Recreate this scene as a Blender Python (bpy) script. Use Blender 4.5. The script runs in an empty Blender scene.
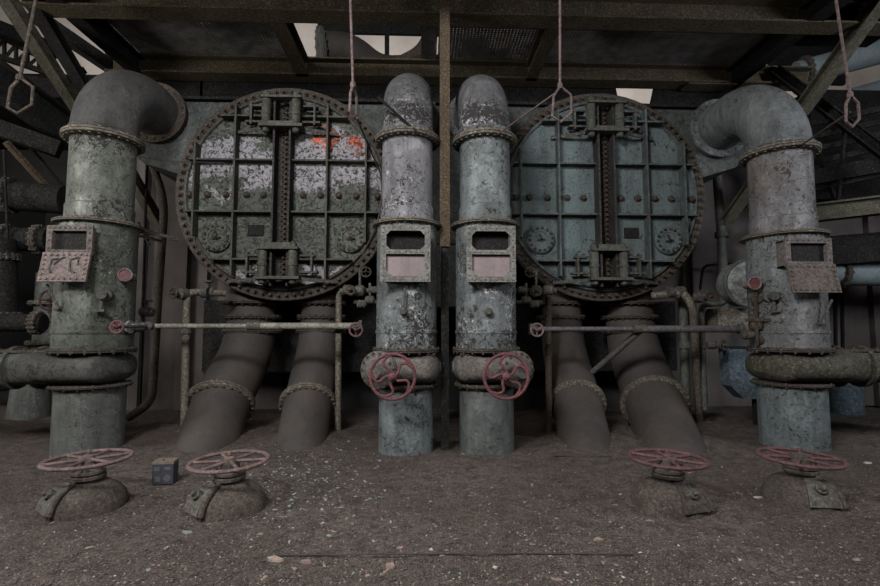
import bpy, bmesh, math, random
from mathutils import Vector, Matrix, noise
R = math.radians
PI = math.pi
random.seed(7)
S = bpy.context.scene
COL = S.collection

# ---------------------------------------------------------------- camera, sky, lights, exposure
cd = bpy.data.cameras.new('camera'); cam = bpy.data.objects.new('camera', cd); COL.objects.link(cam)
F_PX = 475.0
cd.sensor_width = 36; cd.lens = F_PX * 36 / 880; cd.clip_start = .05; cd.clip_end = 200
cam.location = (0, 0, 1.6); cam.rotation_euler = (R(90 + 4.2), 0, R(-2))
S.camera = cam
S.view_settings.view_transform = 'Standard'; S.view_settings.look = 'None'
S.view_settings.gamma = 1; S.view_settings.use_curve_mapping = False
S.view_settings.exposure = 0.0

world = bpy.data.worlds.new('world'); S.world = world; world.use_nodes = True
bgn = world.node_tree.nodes['Background']
bgn.inputs[0].default_value = (.50, .465, .43, 1); bgn.inputs[1].default_value = .16

def area(name, loc, target, sx, sy, power, color):
    l = bpy.data.lights.new(name, 'AREA'); l.shape = 'RECTANGLE'; l.size = sx; l.size_y = sy
    l.energy = power; l.color = color
    o = bpy.data.objects.new(name, l); COL.objects.link(o); o.location = loc
    o.rotation_euler = (Vector(target) - Vector(loc)).to_track_quat('-Z', 'Y').to_euler()
    return o
area('skylight', (-3.2, -1.0, 6.6), (.8, 6.6, 2.6), 2.2, 1.2, 1150, (.97, .98, 1.0))
area('floor_fill_light', (0, 1.0, 4.6), (0, 2.6, 0), 6, 1.6, 275, (1.0, .95, .88))  # added fill panel, no real fitting: brightens the front of the floor
area('window_light_left', (-9.6, 3.2, 4.2), (-3.5, 7.2, 2.6), 1.5, 2.2, 430, (1.0, .99, .93))
area('window_light_right', (9.3, 2.2, 4.6), (4.5, 7.2, 2.9), 1.5, 2.2, 360, (.88, .93, 1.0))
area('plaster_fill_light', (0, 12.2, 8.6), (0, 16, 9.5), 26, .8, 400, (1.0, .95, .90))  # added fill, no real lamp: brightens only the pale rear plaster

# pixel of the photograph -> point of the place on the plane y = Y or z = Z
def _ray(px, py):
    v = Vector(((px - 440) / F_PX, (293 - py) / F_PX, -1))
    return cam.rotation_euler.to_matrix() @ v
def P(px, py, Y):
    d = _ray(px, py); return Vector((0, 0, 1.6)) + d * (Y / d.y)
def G(px, py, Z=0.0):
    d = _ray(px, py); return Vector((0, 0, 1.6)) + d * ((Z - 1.6) / d.z)

# ---------------------------------------------------------------- materials
MATS = {}
class NT:
    def __init__(s, name):
        s.m = bpy.data.materials.new(name); s.m.use_nodes = True
        s.t = s.m.node_tree; s.b = s.t.nodes['Principled BSDF']
        s.tc = s.n('ShaderNodeTexCoord'); s.raw = s.tc.outputs['Object']
        oi = s.n('ShaderNodeObjectInfo'); mu = s.n('ShaderNodeMath', operation='MULTIPLY'); s.l(oi.outputs['Random'], mu.inputs[0]); mu.inputs[1].default_value = 47.0
        va = s.n('ShaderNodeVectorMath', operation='ADD'); s.l(s.raw, va.inputs[0]); s.l(mu.outputs[0], va.inputs[1]); s.co = va.outputs[0]
    def n(s, typ, **k):
        x = s.t.nodes.new(typ)
        for a, b in k.items(): setattr(x, a, b)
        return x
    def l(s, a, b): s.t.links.new(a, b)
    def mapped(s, scale, offs=(0, 0, 0)):
        m = s.n('ShaderNodeMapping'); m.inputs['Scale'].default_value = scale; m.inputs['Location'].default_value = offs
        s.l(s.co, m.inputs['Vector']); return m.outputs[0]
    def noise(s, scale, detail=6, rough=.6, vec=None, dist=0.0):
        x = s.n('ShaderNodeTexNoise'); x.inputs['Scale'].default_value = scale
        x.inputs['Detail'].default_value = detail; x.inputs['Roughness'].default_value = rough
        x.inputs['Distortion'].default_value = dist
        s.l(vec if vec else s.co, x.inputs['Vector']); return x.outputs['Fac']
    def ramp(s, fac, a, b, ca=(0, 0, 0, 1), cb=(1, 1, 1, 1)):
        x = s.n('ShaderNodeValToRGB'); e = x.color_ramp.elements
        e[0].position = a; e[1].position = b; e[0].color = ca; e[1].color = cb
        s.l(fac, x.inputs[0]); return x.outputs[0]
    def mix(s, fac, a, b, mode='MIX'):
        x = s.n('ShaderNodeMix'); x.data_type = 'RGBA'; x.blend_type = mode
        for v, i in ((fac, 0), (a, 6), (b, 7)):
            if hasattr(v, 'links'): s.l(v, x.inputs[i])
            else: x.inputs[i].default_value = v if i == 0 else (tuple(v) + (1,))[:4]
        return x.outputs[2]
    def math(s, op, a, b=0.0):
        x = s.n('ShaderNodeMath', operation=op)
        for v, i in ((a, 0), (b, 1)):
            if hasattr(v, 'links'): s.l(v, x.inputs[i])
            else: x.inputs[i].default_value = v
        return x.outputs[0]
    def bump(s, h, strength=.5, dist=.01, prev=None):
        x = s.n('ShaderNodeBump'); x.inputs['Strength'].default_value = strength
        x.inputs['Distance'].default_value = dist; s.l(h, x.inputs['Height'])
        if prev: s.l(prev, x.inputs['Normal'])
        return x.outputs[0]

def lin(r, g, b):
    f = lambda c: (c / 255 / 12.92) if c <= 10 else ((c / 255 + .055) / 1.055) ** 2.4
    return (f(r), f(g), f(b))

def peeling(name, base, second, under, amount=.5, light=None, lamount=.3, rough=.5, spec=.5, scale=1.0, grime=.5, flake=.8, bands=()):
    """old paint: two paint tones, flakes fallen off down to 'under', curled pale edges, grime"""
    k = NT(name)
    grey = lambda c, q: tuple(x * (1 - q) + sum(c) / 3 * q for x in c)
    base = grey(base, .35); second = grey(second, .3)
    big = k.noise(1.3 * scale, 3, .5)
    c = k.mix(k.ramp(big, .42, .6), base, second)
    streak = k.noise(1.0, 6, .65, k.mapped((9, 9, .8)))
    c = k.mix(k.math('MULTIPLY', k.ramp(streak, .42, .7), min(1, grime * 1.3)), c, [x * .6 for x in under[:3]])
    mott = k.noise(9 * scale, 6, .75)
    c = k.mix(k.math('MULTIPLY', k.ramp(mott, .46, .62), .5), c, [x * .45 for x in base])
    fine = k.noise(48 * scale, 4, .7)
    c = k.mix(k.math('MULTIPLY', k.ramp(fine, .46, .64), .55), c, [x * .4 for x in base])
    # where the paint lifts: a broad mask, cut by small cracks
    patch = k.noise(2.0 * scale, 4, .6, k.mapped((1, 1, .8), (2, 1, 5)))
    chip = k.noise(16 * scale, 5, .72, dist=1.1)
    m = k.math('ADD', k.math('MULTIPLY', patch, .36), k.math('MULTIPLY', chip, .64))
    zb = None
    if bands:
        sx = k.n('ShaderNodeSeparateXYZ'); k.l(k.raw, sx.inputs[0])
        for zc, hh, gain in bands:
            w = k.n('ShaderNodeMath', operation='MULTIPLY'); w.use_clamp = True
            k.l(k.math('SUBTRACT', 1.0, k.math('DIVIDE', k.math('ABSOLUTE', k.math('SUBTRACT', sx.outputs[2], zc)), hh)), w.inputs[0]); w.inputs[1].default_value = 1.0
            g = k.math('MULTIPLY', w.outputs[0], gain); zb = g if zb is None else k.math('ADD', zb, g)
        m = k.math('ADD', m, zb)
    t0 = .610 - .15 * amount
    if light:
        m2 = k.math('ADD', k.math('MULTIPLY', k.noise(2.0 * scale, 4, .6, k.mapped((1, 1, .8), (2.06, 1, 5.1))), .36), k.math('MULTIPLY', k.noise(17 * scale, 5, .75, k.mapped((1, 1, 1), (9, 3, 2)), 1.0), .64))
        t = .628 - .14 * lamount
        if zb: m2 = k.math('ADD', m2, zb)
        c = k.mix(k.ramp(m2, t, t + .02), c, light)
    edge = k.ramp(m, t0 - .022, t0)
    c = k.mix(k.math('MULTIPLY', edge, .6), c, [min(1, x * 2.1 + .03) for x in base])
    cm = k.ramp(m, t0, t0 + .010)
    c = k.mix(cm, c, k.mix(k.ramp(fine, .4, .6), under, [x * .3 for x in under]))
    k.l(c, k.b.inputs['Base Color'])
    k.l(k.mix(cm, (rough,) * 3, (.95,) * 3), k.b.inputs['Roughness'])
    k.b.inputs['Specular IOR Level'].default_value = spec
    h = k.math('SUBTRACT', k.math('MULTIPLY', edge, 1.4), k.math('MULTIPLY', cm, 2.4))
    b1 = k.bump(h, flake, .03)
    curl = k.noise(26 * scale, 5, .78, dist=1.4)
    b2 = k.bump(k.math('MULTIPLY', curl, k.ramp(patch, .3, .55)), 1.0, .045, b1)
    k.l(b2, k.b.inputs['Normal'])
    MATS[name] = k.m; return k.m

def rusty(name, base, second, rough=.8, scale=1.0, bump=.5, spec=.2):
    k = NT(name)
    c = k.mix(k.ramp(k.noise(3.5 * scale, 7, .7), .4, .62), base, second)
    c = k.mix(k.math('MULTIPLY', k.ramp(k.noise(28 * scale, 5, .75), .46, .62), .8), c, [x * .28 for x in base])
    c = k.mix(k.math('MULTIPLY', k.ramp(k.noise(7 * scale, 6, .7), .48, .62), .5), c, [x * .45 for x in base])
    c = k.mix(k.math('MULTIPLY', k.ramp(k.noise(38 * scale, 4, .65), .57, .61), .6), c, [min(1, x * 2.4) for x in second])
    k.l(c, k.b.inputs['Base Color']); k.b.inputs['Roughness'].default_value = rough
    k.b.inputs['Specular IOR Level'].default_value = spec
    k.l(k.bump(k.noise(30 * scale, 6, .7), bump, .025), k.b.inputs['Normal'])
    MATS[name] = k.m; return k.m

def door_paint(name, base, second, bare, under, red, bare_amt, red_pos=None, crack=.545):
    """cover plate: dark green paint with bare pale patches, and primer showing where the paint fell"""
    k = NT(name)
    c = k.mix(k.ramp(k.noise(1.2, 3, .5), .42, .6), base, second)
    sx = k.n('ShaderNodeSeparateXYZ'); k.l(k.raw, sx.inputs[0])
    band = k.noise(1.6, 5, .7, dist=.5)
    # the wide belt of lost paint over the upper half of the cover
    zz = k.math('SUBTRACT', 1.0, k.math('MULTIPLY', k.math('ABSOLUTE', k.math('SUBTRACT', sx.outputs[2], .50)), 1.02))
    z2 = k.math('SUBTRACT', 1.0, k.math('MULTIPLY', k.math('ABSOLUTE', k.math('ADD', sx.outputs[2], 1.38)), 3.0))
    m = k.math('ADD', k.math('MULTIPLY', band, .75), k.math('MULTIPLY', k.math('MAXIMUM', zz, k.math('MULTIPLY', z2, 1.1)), bare_amt))
    m = k.math('ADD', m, k.math('MULTIPLY', k.noise(14, 6, .7, dist=.8), .3))
    t = .725
    c = k.mix(k.ramp(m, t, t + .03), c, bare)
    if red_pos:
        dx = k.math('SUBTRACT', sx.outputs[0], red_pos[0]); dz = k.math('SUBTRACT', sx.outputs[2], red_pos[1])
        d = k.math('ADD', k.math('MULTIPLY', k.math('MULTIPLY', dx, dx), 2.2), k.math('MULTIPLY', k.math('MULTIPLY', dz, dz), 6.0))
        rm = k.math('SUBTRACT', k.noise(5.5, 5, .7, dist=.7), k.math('MULTIPLY', d, .22))
        c = k.mix(k.ramp(rm, .440, .455), c, red)
    ch = k.noise(15, 6, .75, dist=1.2)
    cm = k.ramp(ch, crack, crack + .015)
    c = k.mix(cm, c, under)
    c = k.mix(k.math('MULTIPLY', k.ramp(k.noise(34, 4, .7), .5, .66), .4), c, [x * .4 for x in base])
    st = k.noise(1.0, 5, .6, k.mapped((6, 6, .8), (3, 1, 0)))
    c = k.mix(k.math('MULTIPLY', k.ramp(st, .5, .72), .5), c, under)
    k.l(c, k.b.inputs['Base Color']); k.b.inputs['Roughness'].default_value = .55
    k.b.inputs['Specular IOR Level'].default_value = .4
    k.l(k.bump(k.math('ADD', k.noise(22, 5, .75, dist=1.2), k.math('MULTIPLY', cm, -.8)), .9, .03), k.b.inputs['Normal'])
    MATS[name] = k.m; return k.m

def dusty(name, a, b):
    k = NT(name); c = k.mix(k.ramp(k.noise(1.6, 5, .6), .4, .62), a, b)
    c = k.mix(k.math('MULTIPLY', k.ramp(k.noise(22, 5, .75), .5, .66), .4), c, [x * .45 for x in b])
    c = k.mix(k.math('MULTIPLY', k.ramp(k.noise(1, 6, .65, k.mapped((8, 8, .7))), .48, .7), .5), c, [x * .5 for x in b])
    k.l(c, k.b.inputs['Base Color']); k.b.inputs['Roughness'].default_value = .8; k.l(k.bump(k.noise(14, 5, .7), .35, .012), k.b.inputs['Normal']); MATS[name] = k.m
RUST = (.045, .030, .022); DARK = (.016, .015, .014)
peeling('green_left', (.135, .150, .110), (.098, .115, .085), (.030, .024, .018), .50, (.30, .32, .28), .25, .42, .55)
peeling('green_left_valve', (.058, .068, .050), (.085, .098, .070), (.025, .020, .015), .45, (.26, .28, .24), .15, .45, .5)
peeling('lavender', (.225, .212, .235), (.175, .180, .200), (.05, .038, .032), .30, (.48, .48, .48), .25, .40, .5, bands=((3.2, .25, .04),))
peeling('teal_center', (.125, .155, .155), (.105, .120, .130), (.035, .028, .024), .42, (.42, .42, .42), .35, .45, .5, bands=((1.5, .4, .045),))
peeling('grey_teal', (.155, .185, .180), (.125, .150, .155), (.035, .03, .028), .45, (.38, .38, .38), .2, .42, .5)
peeling('blue_right', (.145, .168, .175), (.120, .112, .112), (.045, .030, .022), .50, (.36, .38, .38), .25, .4, .55)
peeling('blue_right_rusty', (.155, .150, .162), (.135, .108, .088), (.055, .034, .020), .5, (.36, .38, .38), .3, .4, .55)
peeling('dome_flaked', (.145, .140, .145), (.105, .108, .112), (.03, .025, .024), .30, (.34, .34, .36), .2, .4, .5, flake=1, bands=((4.44, .30, .115),))
peeling('elbow_plain_dark', (.075, .068, .064), (.060, .056, .052), (.028, .022, .018), .12, None, 0, .45, .4, flake=.4)
peeling('elbow_blue', (.115, .130, .130), (.095, .105, .108), (.03, .024, .02), .34, (.25, .27, .27), .1, .42, .5)
peeling('base_green', (.092, .102, .088), (.068, .076, .066), (.03, .022, .016), .25, None, 0, .4, .5, flake=.5)
peeling('base_dark', (.092, .105, .098), (.075, .085, .080), (.022, .019, .016), .32, (.3, .3, .3), .05, .42, .5)
peeling('base_blue', (.125, .160, .165), (.100, .130, .138), (.02, .018, .016), .42, (.3, .32, .32), .1, .42, .5)
dusty('leg_dust', (.034, .0255, .0205), (.020, .0165, .0145))
rusty('flange_rust', (.060, .050, .040), (.115, .100, .078), .75)
rusty('flange_dark', (.030, .025, .021), (.050, .041, .033), .8)
rusty('valve_body', (.100, .088, .080), (.056, .050, .044), .7)
peeling('left_valve_body', (.062, .064, .052), (.050, .048, .042), (.022, .019, .015), .35, None, 0, .5, .4)
rusty('rust_dark', (.030, .023, .018), (.052, .038, .028), .85)
rusty('rust_pink', (.135, .105, .098), (.085, .064, .058), .75)
rusty('valve_moss', (.046, .038, .031), (.042, .042, .028), .8, .6, .6)
rusty('flap_brown', (.085, .066, .058), (.055, .044, .038), .75)
rusty('box_rust', (.100, .082, .076), (.062, .052, .048), .75)
dusty('plate_pink', (.165, .125, .128), (.125, .098, .100))
rusty('box_grey', (.125, .122, .112), (.085, .080, .072), .7)
rusty('wheel_red', (.100, .032, .036), (.062, .028, .030), .6, 1.5, .3)
rusty('wheel_pink', (.125, .084, .078), (.066, .045, .042), .7, 1.5, .35)
rusty('wheel_maroon', (.088, .040, .042), (.058, .032, .032), .65, 1.5, .35)
rusty('beam_olive', (.050, .036, .022), (.078, .064, .040), .8, 1.2, .7)
rusty('beam_brown', (.048, .034, .022), (.070, .050, .030), .85, 1.2, .7)
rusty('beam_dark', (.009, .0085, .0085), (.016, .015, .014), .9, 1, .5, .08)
rusty('beam_green', (.068, .064, .044), (.038, .032, .022), .8, 1.2, .7)
rusty('pipe_green', (.060, .066, .056), (.042, .044, .038), .6)
rusty('pipe_brown', (.072, .060, .048), (.100, .086, .068), .6)
rusty('pipe_rail', (.155, .155, .130), (.100, .085, .066), .5)
rusty('pipe_rail_dark', (.070, .066, .070), (.052, .046, .046), .5)
rusty('rod_rust', (.095, .066, .061), (.058, .042, .038), .6)
dusty('pipe_paleblue', (.105, .130, .136), (.080, .098, .104))
rusty('tank_blue', (.062, .082, .096), (.048, .064, .074), .6, .6, .2)
rusty('cast_dark', (.040, .038, .034), (.060, .056, .048), .7)
rusty('hinge_green', (.055, .056, .044), (.034, .032, .026), .6)
rusty('floor_dome', (.060, .049, .040), (.038, .031, .026), .85, 1.2, .6)
rusty('floor_lug', (.105, .098, .082), (.052, .046, .038), .75, 1.2, .9)
rusty('shell_left', (.046, .050, .046), (.030, .032, .030), .75, .5, .3)
rusty('gauge_red', (.110, .035, .040), (.065, .030, .030), .4, 2, .1)
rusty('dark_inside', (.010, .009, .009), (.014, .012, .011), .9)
rusty('rag_pale', (.22, .23, .22), (.03, .03, .03), .8, 2.6, .8)
door_paint('cover_left', (.062, .066, .056), (.080, .088, .074), (.255, .240, .255), (.026, .022, .018), (.50, .095, .045), .36, (1.0, .88))
door_paint('cover_right', (.078, .102, .104), (.098, .122, .122), (.130, .150, .155), (.024, .022, .020), (.3, .04, .03), .02, None, .60)
rusty('rib_left', (.052, .052, .042), (.034, .028, .022), .7)
rusty('rib_right', (.068, .082, .082), (.038, .038, .034), .7)
rusty('band_left', (.020, .017, .017), (.034, .029, .027), .8)

def mk_concrete():
    k = NT('concrete')
    c = k.mix(k.ramp(k.noise(.9, 5, .6), .38, .64), (.078, .064, .062), (.036, .029, .027))
    st = k.noise(1.0, 6, .65, k.mapped((5, 5, .35)))
    c = k.mix(k.math('MULTIPLY', k.ramp(st, .45, .7), .75), c, (.045, .034, .030))
    k.l(c, k.b.inputs['Base Color']); k.b.inputs['Roughness'].default_value = .9
    k.l(k.bump(k.noise(12, 6, .7), .3, .01), k.b.inputs['Normal']); MATS['concrete'] = k.m
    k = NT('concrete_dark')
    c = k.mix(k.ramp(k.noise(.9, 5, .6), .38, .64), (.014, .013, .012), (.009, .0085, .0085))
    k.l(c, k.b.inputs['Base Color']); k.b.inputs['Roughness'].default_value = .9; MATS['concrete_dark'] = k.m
    k = NT('plaster_pale')
    c = k.mix(k.ramp(k.noise(.7, 5, .6), .38, .64), (.52, .47, .43), (.40, .36, .33))
    k.l(c, k.b.inputs['Base Color']); k.b.inputs['Roughness'].default_value = .9; MATS['plaster_pale'] = k.m
mk_concrete()

def mk_floor():
    k = NT('dirt')
    c = k.mix(k.ramp(k.noise(.7, 5, .6), .35, .65), (.078, .060, .051), (.150, .119, .104))
    c = k.mix(k.ramp(k.noise(7, 7, .8), .45, .60), c, (.045, .036, .031))
    c = k.mix(k.math('MULTIPLY', k.ramp(k.noise(26, 5, .8), .5, .60), .7), c, (.030, .024, .021))
    c = k.mix(k.math('MULTIPLY', k.ramp(k.noise(60, 4, .7), .5, .62), .75), c, (.030, .025, .022))
    c = k.mix(k.math('MULTIPLY', k.ramp(k.noise(95, 3, .8), .56, .62), .8), c, (.23, .185, .16))
    c = k.mix(k.math('MULTIPLY', k.ramp(k.noise(38, 4, .8, k.mapped((1, 1, 1), (5, 2, 1))), .60, .64), .7), c, (.21, .165, .145))
    v = k.n('ShaderNodeTexVoronoi'); v.inputs['Scale'].default_value = 60; k.l(k.mapped((1, 1, 1)), v.inputs['Vector'])
    sp = k.ramp(v.outputs['Distance'], .14, .20, (1, 1, 1, 1), (0, 0, 0, 1))
    sepc = k.n('ShaderNodeSeparateColor'); k.l(v.outputs['Color'], sepc.inputs[0])
    keep = k.ramp(sepc.outputs[0], .86, .89)
    tint = k.mix(k.ramp(sepc.outputs[1], .35, .65), (.17, .115, .09), (.20, .20, .19))
    c = k.mix(k.math('MULTIPLY', sp, keep), c, tint)
    k.l(c, k.b.inputs['Base Color']); k.b.inputs['Roughness'].default_value = .92
    k.b.inputs['Specular IOR Level'].default_value = .2
    b = k.bump(k.noise(60, 5, .8), 1.0, .04)
    b = k.bump(k.noise(16, 5, .75), .9, .07, b)
    k.l(b, k.b.inputs['Normal']); MATS['dirt'] = k.m
mk_floor()

def flat(name, col, rough=.8):
    k = NT(name); c = k.mix(k.ramp(k.noise(30, 4, .6), .4, .65), col, [x * .6 for x in col])
    k.l(c, k.b.inputs['Base Color']); k.b.inputs['Roughness'].default_value = rough; MATS[name] = k.m
flat('chip_brick', (.165, .115, .098)); flat('chip_pale', (.30, .275, .25)); flat('chip_green', (.13, .145, .14)); flat('chip_dark', (.035, .03, .028))
flat('chip_tan', (.20, .15, .12)); flat('box_navy', (.016, .018, .026)); flat('box_tan', (.10, .08, .06)); flat('box_print', (.05, .048, .046)); flat('wire_black', (.02, .018, .017))
flat('chip_greyish', (.155, .17, .165)); flat('stone_grey', (.10, .09, .08))

def mk_mesh():
    k = NT('perforated_sheet')
    br = k.n('ShaderNodeTexVoronoi'); br.voronoi_dimensions = '2D'; br.inputs['Scale'].default_value = 18; br.inputs['Randomness'].default_value = 0
    k.l(k.raw, br.inputs['Vector'])
    hole = k.ramp(br.outputs['Distance'], .22, .27, (1, 1, 1, 1), (0, 0, 0, 1))
    clog = k.ramp(k.noise(1.1, 5, .7), .40, .50)
    hole = k.math('MULTIPLY', hole, clog)
    c = k.mix(k.ramp(k.noise(5, 5, .6), .4, .6), (.12, .11, .105), (.06, .056, .052))
    k.l(c, k.b.inputs['Base Color']); k.b.inputs['Roughness'].default_value = .8
    inv = k.math('SUBTRACT', 1.0, hole); k.l(inv, k.b.inputs['Alpha']); MATS['perforated_sheet'] = k.m
mk_mesh()
MAT = MATS

# ---------------------------------------------------------------- mesh helpers
def frame(axis):
    a = Vector(axis).normalized()
    up = Vector((0, 0, 1)) if abs(a.z) < .95 else Vector((0, 1, 0))
    x = up.cross(a).normalized(); y = a.cross(x)
    return Matrix((x, y, a)).transposed()      # columns x, y, axis

class MB:
    def __init__(s): s.v = []; s.f = []
    def add(s, vs, fs):
        n = len(s.v); s.v += [Vector(v) for v in vs]; s.f += [tuple(i + n for i in f) for f in fs]; return s
    def box(s, c, size, M=None):
        c = Vector(c); h = Vector(size) / 2; vs = []
        for x in (-1, 1):
            for y in (-1, 1):
                for z in (-1, 1):
                    p = Vector((x * h.x, y * h.y, z * h.z)); vs.append(c + (M @ p if M else p))
        return s.add(vs, [(0, 1, 3, 2), (4, 6, 7, 5), (0, 4, 5, 1), (2, 3, 7, 6), (0, 2, 6, 4), (1, 5, 7, 3)])
    def bar(s, p0, p1, w, h):
        p0 = Vector(p0); p1 = Vector(p1); M = frame(p1 - p0)
        return s.box((p0 + p1) / 2, (w, h, (p1 - p0).length), M)
    def ibeam(s, p0, p1, w, h, t=.025, web_side=False):
        p0 = Vector(p0); p1 = Vector(p1); M = frame(p1 - p0); L = (p1 - p0).length; c = (p0 + p1) / 2
        s.box(c + M @ Vector((0, h / 2, 0)), (w, t, L), M); s.box(c - M @ Vector((0, h / 2, 0)), (w, t, L), M)
        off = Vector((w / 2 - t / 2, 0, 0)) if web_side else Vector((0, 0, 0))
        return s.box(c + M @ off, (t, h - t, L), M)
    def prism(s, pts2, y0, y1):
        """polygon in x-z extruded along y"""
        n = len(pts2); vs = [(x, y0, z) for x, z in pts2] + [(x, y1, z) for x, z in pts2]
        return s.add(vs, [tuple(range(n)), tuple(range(2 * n - 1, n - 1, -1))] + [(i, i + n, (i + 1) % n + n, (i + 1) % n) for i in range(n)])
    def lathe(s, prof, o, axis=(0, 0, 1), seg=40, close=True, jitter=0):
        M = frame(axis); o = Vector(o); vs = []; fs = []
        for r, h in prof:
            for i in range(seg):
                a = 2 * PI * i / seg; vs.append(o + M @ Vector((r * math.cos(a), r * math.sin(a), h)))
        for j in range(len(prof) - 1):
            for i in range(seg):
                k = (i + 1) % seg; fs.append((j * seg + i, j * seg + k, (j + 1) * seg + k, (j + 1) * seg + i))
        if close:
            fs.append(tuple(range(seg))[::-1]); fs.append(tuple(range((len(prof) - 1) * seg, len(prof) * seg)))
        return s.add(vs, fs)
    def cyl(s, p0, p1, r, seg=20, r2=None):
        p0 = Vector(p0); p1 = Vector(p1)
        return s.lathe([(r, 0), (r if r2 is None else r2, (p1 - p0).length)], p0, p1 - p0, seg)
    def tube(s, path, rad, seg=16):
        path = [Vector(p) for p in path]; n = len(path); rads = rad if isinstance(rad, (list, tuple)) else [rad] * n
        t = [(path[min(i + 1, n - 1)] - path[max(i - 1, 0)]).normalized() for i in range(n)]
        M = frame(t[0]); x = M.col[0].copy(); vs = []; fs = []
        for i in range(n):
            x = (x - t[i] * x.dot(t[i])).normalized(); y = t[i].cross(x)
            for k in range(seg):
                a = 2 * PI * k / seg; vs.append(path[i] + (x * math.cos(a) + y * math.sin(a)) * rads[i])
        for i in range(n - 1):
            for k in range(seg):
                m = (k + 1) % seg; fs.append((i * seg + k, i * seg + m, (i + 1) * seg + m, (i + 1) * seg + k))
        fs.append(tuple(range(seg))[::-1]); fs.append(tuple(range((n - 1) * seg, n * seg)))
        return s.add(vs, fs)
    def torus(s, c, R0, r, axis=(0, 0, 1), seg=48, sub=12, sy=1.0):
        M = frame(axis); c = Vector(c); vs = []; fs = []
        for i in range(seg):
            a = 2 * PI * i / seg
            for k in range(sub):
                b = 2 * PI * k / sub; q = R0 + r * math.cos(b)
                vs.append(c + M @ Vector((q * math.cos(a), q * math.sin(a), r * sy * math.sin(b))))
        for i in range(seg):
            for k in range(sub):
                i2 = (i + 1) % seg; k2 = (k + 1) % sub
                fs.append((i * sub + k, i2 * sub + k, i2 * sub + k2, i * sub + k2))
        return s.add(vs, fs)
    def hexes(s, c, axis, R0, n, r, h, a0=0.0, both=False, arc=2 * PI, seg=6):
        M = frame(axis); c = Vector(c); ax = Vector(axis).normalized()
        for i in range(n):
            a = a0 + arc * i / n; p = c + M @ Vector((R0 * math.cos(a), R0 * math.sin(a), 0))
            s.lathe([(r, -h if both else 0), (r, h)], p, ax, seg)
        return s
    def flange(s, c, axis, r, R1, t, nb=20, br=.022):
        """pair of flange rings with nuts on both faces"""
        a = Vector(axis).normalized(); c = Vector(c)
        s.lathe([(r * .98, -t * 1.3), (r * 1.04, -t * 1.15), (R1 - .012, -t), (R1, -t + .008), (R1, -.004), (R1 - .018, -.003), (R1 - .018, .003), (R1, .004), (R1, t - .008), (R1 - .012, t), (r * 1.04, t * 1.15), (r * .98, t * 1.3)], c, a, 48)
        if nb: s.hexes(c, a, (r + R1) / 2 + .008, nb, br, t + .016, .1, True)
        return s
    def build(s, name, mat, parent=None, smooth=True, angle=35):
        off = parent_world(parent)
        me = bpy.data.meshes.new(name); me.from_pydata([v - off for v in s.v], [], s.f); me.validate()
        bm = bmesh.new(); bm.from_mesh(me); bmesh.ops.recalc_face_normals(bm, faces=bm.faces)
        for f in bm.faces: f.smooth = smooth
        bm.to_mesh(me); bm.free()
        if smooth: me.set_sharp_from_angle(angle=R(angle))
        me.materials.append(MAT[mat] if isinstance(mat, str) else mat)
        o = bpy.data.objects.new(name, me); COL.objects.link(o)
        if parent: o.parent = parent
        return o

def bolts(parent, mat, c, axis, R0, n, r, h, a0=0.0):
    M = frame(axis); ax = Vector(axis).normalized()
    for i in range(n):
        a = a0 + 2 * PI * i / n
        MB().lathe([(r, 0), (r, h)], Vector(c) + M @ Vector((R0 * math.cos(a), R0 * math.sin(a), 0)), ax, 6).build('bolt', mat, parent, smooth=False)
def parent_world(p):
    v = Vector((0, 0, 0))
    while p: v += p.location; p = p.parent
    return v
def thing(name, label, cat, loc=(0, 0, 0), group=None):
    o = bpy.data.objects.new(name, None); o.empty_display_size = .1; COL.objects.link(o)
    o.location = loc; o['label'] = label; o['category'] = cat
    if group: o['group'] = group
    return o
def tag(o, label, cat, group=None, kind=None):
    o['label'] = label; o['category'] = cat
    if group: o['group'] = group
    if kind: o['kind'] = kind
    return o
def solo(mb, name, mat, label, cat, group=None, **k):
    """a thing that is one mesh, with its origin at its own base"""
    lo = Vector((min(v.x for v in mb.v), min(v.y for v in mb.v), min(v.z for v in mb.v)))
    hi = Vector((max(v.x for v in mb.v), max(v.y for v in mb.v), 0))
    c = Vector(((lo.x + hi.x) / 2, (lo.y + hi.y) / 2, lo.z))
    mb.v = [v - c for v in mb.v]
    o = mb.build(name, mat, **k); o.location = c
    return tag(o, label, cat, group)
def struct(o): o['kind'] = 'structure'; return o
def arc(c, e0, e1, rad, a0, a1, n=14):
    c = Vector(c); e0 = Vector(e0); e1 = Vector(e1)
    return [c + (e0 * math.cos(a0 + (a1 - a0) * i / n) + e1 * math.sin(a0 + (a1 - a0) * i / n)) * rad for i in range(n + 1)]
def rounded(pts, r, n=6):
    """polyline with its corners rounded"""
    pts = [Vector(p) for p in pts]; out = [pts[0]]
    for i in range(1, len(pts) - 1):
        a, b, c = pts[i - 1], pts[i], pts[i + 1]
        d0 = (a - b); d1 = (c - b); q = min(r, d0.length * .45, d1.length * .45)
        p0 = b + d0.normalized() * q; p1 = b + d1.normalized() * q
        for k in range(n + 1):
            t = k / n; out.append(p0 * (1 - t) ** 2 + b * 2 * t * (1 - t) + p1 * t * t)
    out.append(pts[-1]); return out

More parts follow.
